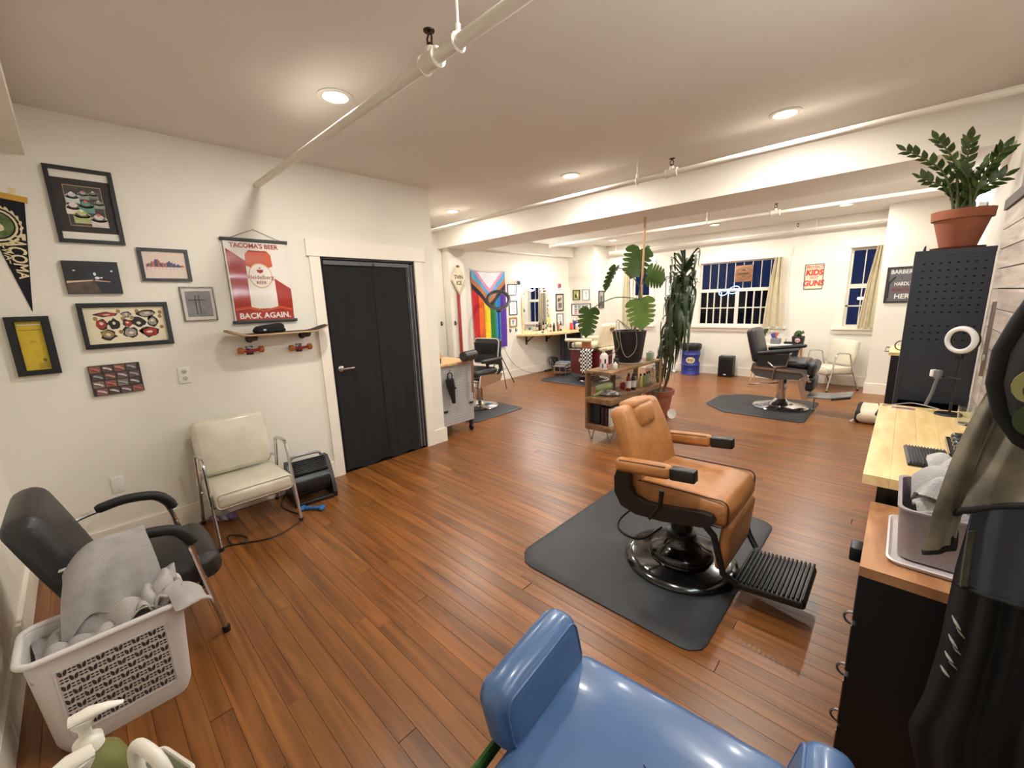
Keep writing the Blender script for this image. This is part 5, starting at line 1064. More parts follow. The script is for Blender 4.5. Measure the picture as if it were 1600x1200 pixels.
def strap(L, W, rise, droop):
    def f(u, v):
        s_ = u*L; t = u
        out = L*(.42*sin(min(1, t*1.25)*pi/2)) * (1-.25*t*t); up = rise*sin(t*2.2) - droop*t*t
        wd = W*(.35+1.1*t if t < .4 else .79*(1-((t-.4)/.6)**2.2)+.0)+.001
        return (out, (v-.5)*wd, up - .12*wd*(1-(2*v-1)**2)*0 + .25*W*(abs(v-.5)*2)**1.0*.5)
    return MB().sheet(f, 10, 2, .0018)
SM = []
for (L, W, ri, dr_) in ((.5, .06, .10, .55), (.46, .065, .14, .36), (.56, .06, .08, .66), (.48, .06, .24, .2)):
    me_o = obj('leaf', strap(L, W, ri, dr_), drg, T, 60); SM.append(me_o.data); bpy.data.objects.remove(me_o)
for i in range(96):
    z = 1.93 - 1.15*(i/96)**1.15; k = min(len(trunk)-1, int((z-.32)/1.63*(len(trunk)-1))); p = trunk[max(0, k)]
    me = SM[3] if i < 12 else SM[rp.choice((3, 1, 0))] if i < 30 else SM[rp.choice((0, 0, 2, 1))]; sc = rp.uniform(.8, 1.08)*(.8 if z < 1.0 else 1)
    o = bpy.data.objects.new('leaf', me); COL.objects.link(o); o.parent = T; o.location = (p.x, p.y, z); o.rotation_euler = (rp.uniform(-.1, .1), rp.uniform(-.12, .1), i*2.4+rp.uniform(-.3, .3)); o.scale = (sc*(1.0 if i < 9 else rp.uniform(.7, 1.15)), sc*1.15, sc*(1.1 if i < 9 else rp.uniform(.7, 1.0)))
for i in range(34):
    z = 1.88-.014*i; p = trunk[min(len(trunk)-1, int((z-.32)/1.56*(len(trunk)-1)))]
    o = bpy.data.objects.new('leaf', SM[(1, 0, 3, 1)[i % 4]]); COL.objects.link(o); o.parent = T; o.location = (p.x, p.y, z); o.rotation_euler = (rp.uniform(-.1, .1), rp.uniform(-.1, .15), i*2.4+1.1); o.scale = (rp.uniform(.8, 1.15), 1.2, rp.uniform(.75, 1.0))
for i in range(10):
    o = bpy.data.objects.new('leaf', SM[1]); COL.objects.link(o); o.parent = T; o.location = (-.02+.01*i, .03, .72-.02*i); o.rotation_euler = (0, 0, i*2.4); o.scale = (.75, .9, .7)
o = obj('white_saucer', MB().lathe([(0, 0), (.04, 0), (.065, .014), (.06, .014), (.04, .005), (0, .005)], (0, 0, 0), 24, rotm(76, 0, 55)), whitep, None, 40, (-2.09, 5.22, .064)); tag(o, 'white saucer leaning against the terracotta dracaena pot', 'saucer')

# ================= along the window wall =================
# trash drum
T = thing('trash_drum', 'blue steel drum lettered zep lined with a black bag', 'trash can', (-3.08, 8.58, 0))
dbl = mat('drum blue', (42, 52, 130), .4, var=.12, scale=6)
obj('drum', MB().lathe([(0, 0), (.175, 0), (.182, .01), (.176, .02), (.176, .19), (.186, .205), (.176, .22), (.176, .40), (.186, .415), (.176, .43), (.178, .58), (.184, .59), (.17, .59), (.168, .45), (0, .45)], (0, 0, 0), 36), dbl, T, 50)
obj('bag', MB().lathe([(.165, .47), (.17, .6), (.19, .625), (.2, .6), (.195, .54), (.19, .51)], (0, 0, 0), 28), mat('bag black', (22, 22, 26), .35, var=.2, bump=.8, bscale=40), T, 60)
for ang in (-72, 15):
    def wr(x, z, w, ang=ang): t = radians(ang)+x/.18; r = .178-w; return Vector((r*cos(t), r*sin(t), z))
    clothpoly(T, 'logo_oval', mat('logo cream', (222, 206, 140), .5), [ell(0, .31, .088, .062, 22)], wr, -.002, .012)
    text(T, 'zep', .085, 0, .318, dbl, -.0045, .0005, .0004, fn=wr)
    text(T, 'PRO', .03, 0, .12, mat('logo pale', (150, 160, 200), .5), -.001, .0005, .0, fn=wr)
T = thing('space_heater', 'black upright space heater against the window wall', 'heater', (-2.42, 8.68, 0))
obj('body', MB().rbox((0, 0, .21), (.27, .2, .40), .03, None, 3), sblack, T); obj('foot_base', MB().bx(-.125, .125, -.11, .11, 0, .02), sblack, T)
gq = obj('grille', MB().bx(-.1, .1, -.104, -.1, .08, .34), mat('grille dark', (12, 12, 13), .6), T, 0)
for k in range(15): obj('slat', MB().bx(-.1+.0138*k, -.1+.0138*k+.005, -.11, -.103, .08, .34), sblack, gq, 0)
obj('control_strip', MB().rbox((0, -.03, .405), (.13, .05, .02), .005, None, 2), mat('panel grey', (150, 150, 152), .4), T); obj('badge', MB().bx(-.025, .025, -.103, -.1, .04, .055), mat('badge white', (220, 220, 220), .5), T, 0)
# little table
T = thing('side_table', 'small white topped table with pale wood legs below the wide window', 'table', (-1.56, 8.56, 0))
obj('top', MB().rbox((0, 0, .675), (.78, .30, .035), .006, None, 2), whitep, T)
lw = mat('beech', (206, 168, 120), .5, var=.1)
for sx in (-1, 1):
    for sy in (-1, 1): obj('leg', MB().cyl((sx*.32, sy*.11, .66), (sx*.37, sy*.13, 0), .018, .013, 10), lw, T)
obj('stretcher', MB().rbox((.345, 0, .42), (.02, .24, .05), .004, None, 1), lw, T); obj('drawer_shelf', MB().rbox((.18, -.12, .40), (.34, .02, .05), .004, None, 1), lw, T)
ZT = .693
T = thing('succulent_pot', 'small succulent in a black tapered pot with a round sticker', 'potted plant', (-1.27, 8.52, ZT))
obj('pot', MB().rbox((0, 0, .075), (.17, .13, .15), .02, None, 2, 0, lambda q: (q.x*(1+.9*q.z), q.y*(1+.9*q.z), q.z)), mat('pot black', (26, 26, 28)), T)
obj('sticker', MB().prism(ell(0, .08, .038, .038, 20), -.069, -.066), mat('sticker pale', (216, 206, 200), .5), T, 0); obj('sticker_red', MB().prism([(-.03, .06), (.03, .06), (.02, .09), (0, .07), (-.02, .09)], -.0705, -.069), mat('sticker red', (190, 70, 60), .5), T, 0)
lf = mat('succulent green', (70, 104, 56), .45, var=.25)
for i in range(16):
    t = i*2.4; r = .012+.0035*i; obj('leaf', MB().rbox((r*cos(t), r*sin(t)*.8, .17+.05*sin(i*1.3)**2), (.045, .016, .05), .008, rotm(rp.uniform(-50, 50), rp.uniform(-30, 30), math.degrees(t)), 2), lf, T)
o = obj('router', MB().rbox((0, 0, .02), (.13, .1, .035), .008, None, 2).cyl((-.05, .04, .03), (-.05, .04, .08), .005, n=8).cyl((.05, .04, .03), (.05, .04, .08), .005, n=8), sblack, None, 40, (-1.42, 8.60, ZT)); tag(o, 'small black wifi box on the little white table', 'router')
T = thing('flag_bin', 'grey bin holding small rainbow paper flags on the little table', 'bin', (-1.60, 8.52, ZT))
obj('bin', MB().rbox((0, 0, .05), (.15, .12, .10), .015, None, 2), mat('bin grey', (120, 122, 128), .5, var=.1), T)
for k, c in enumerate(((60, 76, 140), (90, 80, 150), (206, 90, 60), (222, 160, 70), (190, 60, 56), (220, 214, 206))): obj('paper_flag', MB().box((-.05+.02*k, 0, .13+.01*(k % 3)), (.05, .004, .10), rotm(0, -26+11*k, 8*k-20)), mat('pflag %d' % k, c, .6, var=.15), T)
T = thing('small_plant', 'small leafy plant in a brown jar behind the black barber chair', 'potted plant', (-1.82, 8.56, ZT))
obj('jar', MB().lathe([(0, 0), (.04, 0), (.05, .06), (.035, .12), (.03, .15), (.024, .15), (.02, .1), (0, .1)], (0, 0, 0), 18), mat('jar brown', (150, 104, 66), .5, var=.2), T)
for i in range(14):
    t = i*2.4; obj('leaf', MB().rbox((.05*cos(t)*(.5+i/20), .04*sin(t), .15+.007*i), (.06, .003, .04), .0015, rotm(rp.uniform(-40, 40), rp.uniform(-40, 40), math.degrees(t)), 1), lf, T)
# window dressings
linen = mat('cream linen', (196, 184, 154), .85, var=.08, scale=12, bump=.15, bscale=200)
def curtain(label, px_top, px_bot, ztop, zbot, rod):
    T = thing('curtain', label, 'curtain', (0, BY, 0))
    def f(u, v):
        xa = px_top[0]+(px_top[1]-px_top[0])*u; xb = px_bot[0]+(px_bot[1]-px_bot[0])*u; t = 1-v
        bul = sin(t*pi)*.02; return (xa+(xb-xa)*t**1.2 - bul*(1-u), -.075-.018*sin(u*15+t*.8)-.008*sin(u*33), zbot+(ztop-zbot)*v)
    obj('cloth', MB().sheet(f, 44, 20, .003), linen, T, 60)
    if rod: obj('rod', MB().cyl((rod[0], -.075, ztop+.005), (rod[1], -.075, ztop+.005), .009, n=10), whitep, T)
    return T
curtain('cream linen curtain gathered at the right side of the wide window', (-1.775, -1.65), (-1.88, -1.56), 2.2, .97, (-3.08, -1.64))
curtain('cream linen curtain pulled aside at the narrow window by the wall return', (-.405, -.325), (-.53, -.32), 2.25, .97, (-.72, -.33))
curtain('cream linen curtain at the left window behind the monstera', (-4.72, -4.6), (-4.74, -4.56), 2.2, .97, (-4.74, -4.1))
T = thing('window_sign', 'square wooden BARBER shop sign hung in the wide window', 'sign', (-2.27, BY-.03, 1.96))
obj('board', MB().rbox((0, 0, 0), (.30, .014, .30), .004, None, 1), wood('sign wood', (120, 82, 54), (160, 116, 78), .6, (6, 20, 30)), T)
q = MB(); hx = [(.125*cos(radians(90+60*k)), .125*sin(radians(90+60*k))) for k in range(6)]
q.tube([(x, -.008, z) for x, z in hx], .003, 6, closed=True); obj('hexagon', q, blackm, T)
text(T, 'BARBER', .05, 0, -.005, blackm, -.0075, .0006, .0015); text(T, 'SHOP', .024, 0, -.05, blackm, -.0075, .0006, .0005)
shapes(T, 'razor_mark', blackm, [[(-.07, .05), (.0, .08), (.03, .06), (.02, .05), (-.02, .055)]], -.0075)
obj('hanging_string', MB().tube([(-.12, 0, .15), (0, .0, .25), (.12, 0, .15)], .0015, 5), blackm, T)
T = thing('window_loops', 'pale blue glowing loops in the wide window', 'neon sign', (-2.52, BY+.005, 1.645))
nm = mat('pale blue glow', (190, 220, 255), .4, var=0, emit=(120, 180, 255), es=5)  # emissive pale blue for the loops set at the window pane
obj('glow_loop', MB().tube([(-.1+.075*cos(2*pi*i/24)+.02*sin(2*pi*i/24), 0, -.02+.06*sin(2*pi*i/24)) for i in range(24)], .006, 6, closed=True), nm, T); obj('glow_loop', MB().tube([(.09+.09*cos(2*pi*i/24)+.03*sin(2*pi*i/24), 0, .02+.07*sin(2*pi*i/24)) for i in range(24)], .006, 6, closed=True), nm, T)
obj('bracket', MB().bx(-.16, .16, .008, .012, -.003, .003), blackm, T, 0)
# posters
T, a, b = wallthing('framed_poster', 'cream poster reading PROTECT KIDS NOT GUNS in red letters', 'poster', [(1259, 413), (1288, 412), (1285, 451), (1255, 452)], BY)
y = frame(T, a, b, .007, .016, mat('slate frame', (84, 84, 84), .4), bm=mat('poster cream', (232, 210, 184), .6, var=.03)); rd = mat('poster scarlet', (206, 62, 40), .5)
text(T, 'PROTECT', .068, 0, b*.74, rd, y, .0005, .0015, shear=.25, sx=.8); text(T, 'KIDS', .125, 0, b*.3, rd, y, .0005, .006, shear=.15, sx=.9); text(T, 'NOT', .062, 0, -b*.1, rd, y, .0005, .001, shear=.3, sx=.85); text(T, 'GUNS', .125, 0, -b*.55, rd, y, .0005, .006, shear=.1, sx=.86)
T, a, b = wallthing('framed_poster', 'dark framed poster with BARBER lettering and an open razor', 'poster', [(1386, 419), (1436, 414), (1432, 472), (1381, 474)], BYF)
y = frame(T, a, b, .022, .02, mat('poster frame dark', (36, 34, 32), .4), bm=mat('poster grey', (92, 92, 94), .6, var=.1)); wt_ = mat('poster pale', (224, 220, 214), .5); mr = mat('poster maroon', (120, 40, 46), .5)
text(T, 'BARBER?', .085, 0, b*.72, wt_, y, .0005, .001, sx=.78); text(T, 'I', .06, 0, b*.38, mr, y, .0005, .002); text(T, 'HARDLY', .07, .02, b*.05, wt_, y, .0005, .0015, sx=.72); text(T, 'KNOW', .08, .02, -b*.28, mr, y, .0005, .002, sx=.85); text(T, 'HER', .095, .02, -b*.65, wt_, y, .0005, .002, sx=.95)
shapes(T, 'razor', blackm, [[(-a*.82, -b*.7), (-a*.72, -b*.7), (-a*.74, b*.12), (-a*.84, b*.12)], [(-a*.82, b*.14), (-a*.74, b*.06), (-a*.36, b*.42), (-a*.44, b*.5)]], y)

paperpic('thin framed line drawing on the window wall behind the dracaena', [(1040, 432), (1052, 431), (1052, 461), (1040, 462)], BY, mat('grey frame', (92, 96, 104)), .01, pw, [('e', .2, .5, .35, .3, (70, 70, 74)), ('r', -.1, -.3, .08, .4, (120, 120, 124)), ('r', .2, -.4, .3, .05, (120, 120, 124))])
o = obj('paper_pad', MB().rbox((0, 0, .012), (.30, .2, .024), .004, None, 1).bx(-.1, .12, -.07, .06, .024, .03), mat('pad white', (222, 224, 230), .6, var=.15, scale=9), None, 40, (-3.55, 8.62, 0), 12); tag(o, 'pale paper pad on the floor beside the blue trash drum', 'paper')

# ================= right hand side =================
# tall black cabinet with pegboard end
T = thing('pegboard_cabinet', 'tall black steel cabinet with pegboard end panel by the pine counter', 'cabinet', (0, 0, 0))
navyb = mat('blue black steel', (38, 44, 56), .45, var=.08)
cx0, cx1, cy0, cy1, cz1 = .012, .331, 3.47, 3.98, 1.79
obj('end_panel', MB().bx(cx0+.02, cx1-.004, cy0+.004, cy0+.014, .95, cz1-.03), navyb, T, 0)
obj('end_frame', MB().bx(cx0, cx0+.02, cy0, cy0+.02, .03, cz1).bx(cx0+.02, cx1, cy0, cy0+.02, cz1-.03, cz1).bx(cx0+.02, cx1, cy0, cy0+.02, .90, .95), navyb, T, 0)
q = MB()
for j in range(12):
    for i in range(8):
        if j == 8: continue
        x = cx0+.045+.0345*i; z = cz1-.075-.0345*j*1.15; q.bx(x-.006, x+.006, cy0+.0030, cy0+.0045, z-.0045, z+.0045)
h_ = obj('peg_slots', q, mat('slot black', (6, 6, 7), .9), T, 0); h_['kind'] = 'stuff'
obj('side_panel', MB().bx(cx0, cx0+.012, cy0+.02, cy1, .03, cz1), navyb, T, 0); obj('top_panel', MB().bx(cx0, cx1, cy0+.02, cy1, cz1-.012, cz1), navyb, T, 0); obj('back_panel', MB().bx(cx1-.012, cx1, cy0+.02, cy1, .03, cz1-.012), blackm, T, 0); obj('far_panel', MB().bx(cx0+.012, cx1-.012, cy1-.012, cy1, .03, cz1-.012), blackm, T, 0); obj('bottom_panel', MB().bx(cx0, cx1, cy0, cy1, 0, .03), blackm, T, 0); obj('shelf', MB().bx(cx0+.012, cx1-.012, cy0+.02, cy1-.012, .55, .565), blackm, T, 0)
obj('corner_bracket', MB().prism([(cx0+.03, cz1), (cx0+.045, cz1), (cx0+.043, cz1+.03), (cx0+.036, cz1+.025)], cy0+.01, cy0+.03), blackm, T, 0)
# ZZ plant
PC = Vector((.19, 3.68, cz1+.0005))
T = thing('zz_plant', 'ZZ plant with glossy leaflets in a large terracotta pot on the cabinet', 'potted plant', PC)
obj('pot', MB().lathe([(0, .02), (.078, .02), (.118, .175), (.13, .175), (.134, .225), (.12, .225), (.112, .19), (0, .19)], (0, 0, 0), 40), terr, T); obj('saucer', MB().lathe([(0, 0), (.105, 0), (.118, .018), (.11, .018), (.1, .006), (0, .006)], (0, 0, 0), 36), mat('saucer brown', (120, 66, 46), .7, var=.1), T); obj('soil', MB().lathe([(.112, .195), (0, .2)], (0, 0, 0), 20), soil, T)
zzg = mat('zz green', (52, 74, 28), .3, var=.25, scale=5, coat=.3); zzl = mat('zz light', (74, 98, 40), .3, var=.2, scale=5, coat=.3)
def zleaf(u, v): w_ = .56*sin(pi*min(1, u*1.02))**.8*(1-.25*u); return (u, (v-.5)*w_+0, .06*(1-(2*v-1)**2)*-1 + .08*u*u)
zo = obj('leaflet', MB().sheet(zleaf, 6, 2, .03), zzg, T, 60); ZM = zo.data; bpy.data.objects.remove(zo); zo = obj('leaflet', MB().sheet(zleaf, 6, 2, .03), zzl, T, 60); ZL = zo.data; bpy.data.objects.remove(zo)
for si, (tp, n, yy) in enumerate((((1416, 235), 9, 3.60), ((1466, 218), 8, 3.66), ((1516, 218), 8, 3.72), ((1568, 234), 9, 3.62), ((1440, 278), 8, 3.58), ((1570, 275), 7, 3.66), ((1500, 262), 7, 3.62), ((1535, 258), 6, 3.58))):
    tip = PY(*tp, yy)-PC; base = Vector((rp.uniform(-.05, .05), rp.uniform(-.04, .04), .19)); ctl = Vector((base.x+(tip.x-base.x)*.3, base.y+(tip.y-base.y)*.3, base.z+(tip.z-base.z)*.62)); pts = smooth_path([base, ctl, tip], 7)
    sm_ = obj('stem', MB().tube(pts, [.008-.005*i/(len(pts)-1) for i in range(len(pts))], 7), mat('zz stem', (84, 92, 48), .5), T)
    for k in range(n):
        t = .28+.72*k/(n-1); f_ = t*(len(pts)-1); i0 = min(int(f_), len(pts)-2); p = pts[i0].lerp(pts[i0+1], f_-i0); d = (pts[i0+1]-pts[i0]).normalized()
        for s_ in ((-1, 1) if k < n-1 else (0,)):
            sd = d.cross(Vector((.55, -.75, .35))).normalized()*s_; ax = (d*.75+sd*.75+Vector((0, 0, .05))).normalized() if s_ else d
            up = Vector((.2, -.7, .6)); yv = up.cross(ax).normalized(); zv = ax.cross(yv); L = rp.uniform(.056, .075)
            o = bpy.data.objects.new('leaflet', ZL if (si+k) % 4 == 0 else ZM); COL.objects.link(o); o.parent = sm_
            Mx = Matrix((ax, yv, zv)).transposed().to_4x4(); o.matrix_local = Matrix.Translation(p) @ Mx @ Matrix.Scale(L, 4)
o = obj('teal_canister', MB().lathe([(0, 0), (.05, 0), (.052, .01), (.052, .28), (.045, .3), (.03, .31), (0, .31)], (0, 0, 0), 24), mat('teal tin', (52, 84, 92), .4, var=.25, scale=20), None, 40, (.20, 3.89, cz1+.0005)); tag(o, 'teal canister standing behind the ZZ plant pot', 'canister')
# far light bar on the right wall
T = thing('vanity_light', 'white light bar on the right wall beyond the pegboard cabinet', 'light bar', (RX, 5.75, 2.2), -90)
obj('housing', MB().rbox((0, -.03, 0), (1.14, .05, .09), .006, None, 2), whitep, T); obj('tube', MB().rbox((0, -.075, -.0), (1.08, .05, .07), .02, None, 3), MATS['tube glow'], T)
ld = bpy.data.lights.new('bar', 'AREA'); ld.shape = 'RECTANGLE'; ld.size = 1.08; ld.size_y = .08; ld.energy = 26; ld.color = COOL
l = bpy.data.objects.new('lamp', ld); COL.objects.link(l); l.parent = T; l.location = (0, -.115, 0); l.rotation_euler = (radians(105), 0, 0)
T = thing('vanity_light', 'white light bar on the whitewashed wall above the pine worktop', 'light bar', (SX, 1.55, 2.10), -90)
obj('housing', MB().rbox((0, -.03, 0), (1.14, .05, .09), .006, None, 2), whitep, T); obj('tube', MB().rbox((0, -.075, -.0), (1.08, .05, .07), .02, None, 3), MATS['tube glow'], T)
ld = bpy.data.lights.new('bar', 'AREA'); ld.shape = 'RECTANGLE'; ld.size = 1.08; ld.size_y = .08; ld.energy = 26; ld.color = COOL
l = bpy.data.objects.new('lamp', ld); COL.objects.link(l); l.parent = T; l.location = (0, -.115, 0); l.rotation_euler = (radians(100), 0, 0)
# second black cart beyond the cabinet
T = thing('tool_cart', 'black cart with a pine top beyond the pegboard cabinet', 'cart', (0, 0, 0))
obj('body', MB().bx(-.04, .33, 5.3, 5.9, .08, .96), blackm, T, 0); obj('top', MB().bx(-.06, .34, 5.28, 5.92, .96, .99), wood('pine small', (206, 168, 112), (236, 206, 150), .45, (20, 4, 20)), T, 0)
for x in (0, .29):
    for y in (5.34, 5.86): obj('caster', MB().cyl((x-.012, y, .04), (x+.012, y, .04), .04, n=16), blackm, T)
obj('pull_bar', MB().tube([(-.045, 5.4, .985), (-.09, 5.4, .985), (-.09, 5.8, .985), (-.045, 5.8, .985)], .007, 6), steel, T); obj('door_edge', MB().bx(-.046, -.04, 5.58, 5.6, .1, .95), steel, T, 0)
o = obj('clip_ring', MB().tube(arc((0, 0, .05), .045, 0, 360, 20, 'xz')[:-1], .005, 6, closed=True), blackm, None, 40, (.02, 5.45, .9905)); tag(o, 'small black wire ring standing on the far pine topped cart', 'ring')
# striped floor cushion
T = thing('floor_cushion', 'black and cream striped cushion on the floor by the pine counter', 'cushion', (-.05, 6.62, 0))
obj('body', MB().rbox((0, 0, .075), (.5, .62, .145), .06, None, 4, .01), mat('cushion cream', (216, 196, 170), .9, var=.06), T, 60)
for x, w_ in ((-.215, .07), (-.03, .11), (.14, .07)): obj('stripe', MB().rbox((x, 0, .075), (w_, .63 if abs(x) < .2 else .60, .168 if abs(x) < .2 else .148), .066, None, 4), mat('cushion black', (34, 32, 36), .9, var=.15), T, 60)
obj('tassel', MB().tube([(-.25, -.3, .04), (-.28, -.33, .012)], [.008, .014], 6), mat('cushion cream', (216, 196, 170)), T)

# pine counter with cabinet below
T = thing('pine_counter', 'pale knotty pine worktop along the whitewashed wall', 'counter', (0, 0, 0))
pine = wood('knotty pine', (214, 176, 112), (244, 222, 166), .4, (16, 3, 16), rnd=.03, bump=.08)
for k in range(5):
    a = -.045+.0762*k; obj('plank', MB().bx(a+.0003, a+.0762-.0003, 1.95, 3.29, .862, .90), pine, T, 0)
obj('support', MB().bx(.03, .33, 2.0, 3.24, .0, .862), blackm, T, 0); obj('leg', MB().bx(.0, .03, 1.985, 2.02, 0, .862), blackm, T, 0)
T = thing('clipper_tray', 'black ribbed rubber tray on the pine worktop', 'tray', (.135, 2.275, .9003), 3)
tb = obj('tray_base', MB().rbox((0, 0, .006), (.13, .25, .012), .003, None, 1), blackm, T)
for k in range(13): obj('rib', MB().rbox((-.057+.0095*k, 0, .0145), (.0045, .24, .007), .0015, None, 1), sblack, tb)
T = thing('clipper_case', 'black tray of clippers and guards on the pine worktop', 'tray', (.255, 2.45, .9003), 0)
obj('tray_base', MB().rbox((0, 0, .006), (.11, .34, .012), .003, None, 1), blackm, T); obj('rim', MB().tube([(-.052, -.167, .014), (.052, -.167, .014), (.052, .167, .014), (-.052, .167, .014)], .005, 6, closed=True), gblack, T)
for k in range(5): obj('clipper', MB().rbox((0, -.13+.062*k, .033), (.09, .042, .04), .016, rotm(0, 0, 8), 3), gblack, T)
for k, (xx, yy_, c) in enumerate(((.06, 3.215, 0),)):
    T = thing('sticker_card', 'pink and blue printed card on the far end of the pine worktop', 'card', (xx, yy_, .9003), -4)
    obj('card', MB().bx(-.05, .05, -.022, .022, 0, .0012), mat('card pink', (196, 110, 130), .5, var=.1), T, 0); obj('print', MB().bx(-.043, .043, -.016, .016, .0012, .0018), mat('card grey', (120, 124, 150), .5, var=.3, scale=60), T, 0); obj('print_bar', MB().bx(-.03, .03, -.004, .006, .0018, .0022), mat('card dark', (60, 40, 60), .5), T, 0)
T = thing('drinking_glass', 'clear drinking glass on the pine worktop by the mirror', 'glass', (.285, 2.98, .9003))
obj('glass', MB().lathe([(0, 0), (.028, 0), (.034, .095), (.0325, .095), (.0265, .008), (0, .008)], (0, 0, 0), 24), mat('clear glass', (235, 240, 240), .02, var=0, trans=1), T)
# mirror on the shiplap
T = thing('splash_panel', 'clear acrylic splash panel standing against the whitewashed boards', 'panel', (SX, 2.4, 1.22), -90)
obj('acrylic_sheet', MB().bx(-.78, .78, -.008, -.002, -.317, .33), mat('acrylic', (240, 228, 226), .05, var=0, alpha=.12), T, 0); obj('edge_profile', MB().bx(-.80, -.78, -.014, -.0005, -.1, .28), mat('aluminium', (150, 140, 134), .35, .9), T, 0)
obj('panel_clip', MB().rbox((-.77, -.012, -.0), (.02, .012, .03), .003, None, 1), chrome, T)
# small ring light with clamps
T = thing('ring_light', 'small white ring light on a black desk stand before the cabinet', 'ring light', (.235, 3.17, .9003), -38)
obj('diffuser', MB().tube(arc((0, 0, .405), 0.06, 0, 360, 36, 'xz')[:-1], .0145, 10, closed=True, flat=.8), mat('ring white', (226, 224, 226), .35, var=.02), T, 60)
obj('ring_back', MB().tube(arc((0, .012, .405), 0.06, 0, 360, 36, 'xz')[:-1], .015, 8, closed=True), sblack, T, 60)
obj('stand', MB().cyl((0, .01, .012), (0, .01, .33), .006, n=8).rbox((0, .012, .318), (.03, .03, .03), .006).lathe([(0, 0), (.055, 0), (.05, .01), (0, .012)], (0, 0, 0), 24).cyl((-.07, .01, .2), (.03, .01, .2), .006, n=8), sblack, T)
obj('phone_clamp', MB().rbox((-.075, .0, .21), (.03, .03, .05), .008).tube([(-.075, 0, .19), (-.09, 0, .1), (-.11, .0, .03)], .008, 8), mat('clamp grey', (110, 110, 114), .4), T); obj('clamp_head', MB().rbox((-.095, -.005, .215), (.018, .03, .04), .006), whitep, T)
tag(obj('charging_cable', MB().tube(smooth_path([(.2, 3.15, .93), (.1, 3.27, .925), (.02, 3.27, .906), (-.03, 3.22, .906)], 6), .003, 6), mat('cable grey', (150, 148, 150), .5)), 'thin grey charging cable at the back of the pine worktop', 'cable')

# black drawer cabinet with wooden top, nearest the capes
T = thing('drawer_cabinet', 'black drawer cabinet with a reddish wooden top beside the hanging capes', 'cabinet', (0, 0, 0))
bcab = mat('cabinet black', (9, 9, 10), .55, var=.2)
obj('body', MB().bx(.0, .334, 1.46, 1.945, .0, .77), bcab, T, 0)
cw_ = wood('cabinet top', (146, 98, 62), (194, 144, 98), .45, (16, 3, 16), rnd=.08, bump=.15)
for (a, b) in ((-.012, .108), (.1083, .225), (.2253, .335)): obj('top_plank', MB().bx(a, b, 1.44, 1.948, .77, .80), cw_, T, 0)
for k, z in enumerate((.60, .42, .22, .03)):
    d_ = obj('drawer', MB().bx(-.010, 0, 1.47, 1.93, z, z+.165 if k < 2 else z+.18), bcab, T, 0); obj('edge_trim', MB().bx(-.0125, -.010, 1.47, 1.476, z, z+.16), steel, d_, 0)
    obj('handle', MB().rbox((-.028, 1.72, z+.10), (.034, .07, .05), .006, None, 1) if k == 0 else MB().tube(arc((-.012, 1.6, z+.1), .022, 90, 270, 8, 'xz'), .004, 6), blackm if k == 0 else steel, d_)
# towel bin on its lid
T = thing('towel_bin', 'grey plastic bin of towels standing on its white lid', 'bin', (.182, 1.675, .8003), 0)
def rloop(hx_, hy_, r, z, n=5):
    out = []
    for (sx, sy, a0) in ((1, 1, 0), (-1, 1, 90), (-1, -1, 180), (1, -1, 270)):
        for i in range(n+1): a = radians(a0+90*i/n); out.append((sx*(hx_-r)+r*cos(a), sy*(hy_-r)+r*sin(a), z))
    return out
def loft(loops, cap0=True, cap1=False):
    n = len(loops[0]); vs = [p for l in loops for p in l]; fs = [(k*n+i, k*n+(i+1) % n, (k+1)*n+(i+1) % n, (k+1)*n+i) for k in range(len(loops)-1) for i in range(n)]
    if cap0: fs.append(tuple(reversed(range(n))))
    if cap1: fs.append(tuple(range((len(loops)-1)*n, len(loops)*n)))
    return MB().add(vs, fs)
binm = mat('bin mauve grey', (150, 138, 138), .45, var=.04)
obj('bin', loft([rloop(.118, .135, .03, .012), rloop(.128, .148, .03, .16), rloop(.133, .153, .03, .163), rloop(.133, .153, .03, .168), rloop(.124, .144, .03, .168), rloop(.114, .131, .03, .018)], True, True), binm, T, 40)
obj('lid', loft([rloop(.134, .165, .03, 0), rloop(.142, .173, .03, .012), rloop(.137, .168, .03, .014), rloop(.13, .16, .03, .006)], True, True), mat('lid pale', (214, 206, 206), .35, var=.02), T, 40)
from mathutils import noise
terry = mat('grey terry', (168, 164, 162), .95, var=.12, scale=18, bump=.9, bscale=260); terry2 = mat('light terry', (186, 182, 178), .95, var=.1, scale=18, bump=.9, bscale=260)
def crumple(cx, cy, cz, w_, d_, amp, seed, drape=0, tilt=(0, 0), rot=0, n=30, t=.007):
    """a towel dropped in a heap: soft rolls and folds, rim tucked down"""
    c_, s_ = cos(radians(rot)), sin(radians(rot))
    def f(u, v):
        a, b = (u-.5)*2, (v-.5)*2; p = Vector((a*.8+seed*3.1, b*.8-seed*1.7, seed))
        wx, wy = noise.noise(p), noise.noise(p+Vector((7, 3, 1)))
        fold = abs(sin(2.1*(a*cos(seed)+b*sin(seed))+2.2*wx+seed)); f2 = abs(sin(3.6*(a*sin(seed)-b*cos(seed))+2.5*wy))
        x = a*w_/2*(1+.22*wy); y = b*d_/2*(1+.22*wx)
        z = amp*(1.1*fold**.7+.5*f2**.8-.6) + tilt[0]*a + tilt[1]*b - drape*max(0, max(abs(a), abs(b))-.5)**1.3*2
        return (cx+x*c_-y*s_, cy+x*s_+y*c_, cz+z)
    return MB().sheet(f, n, n, t)
def towel(label, mb, m, grp): o = obj('towel', mb, m, None, 70); return tag(o, label, 'towel', grp)
towel('grey towel heaped on top of the mauve bin', crumple(.195, 1.68, 1.00, .21, .24, .055, 1.3, .05, (0, .0)), terry, 'towels in the bin')
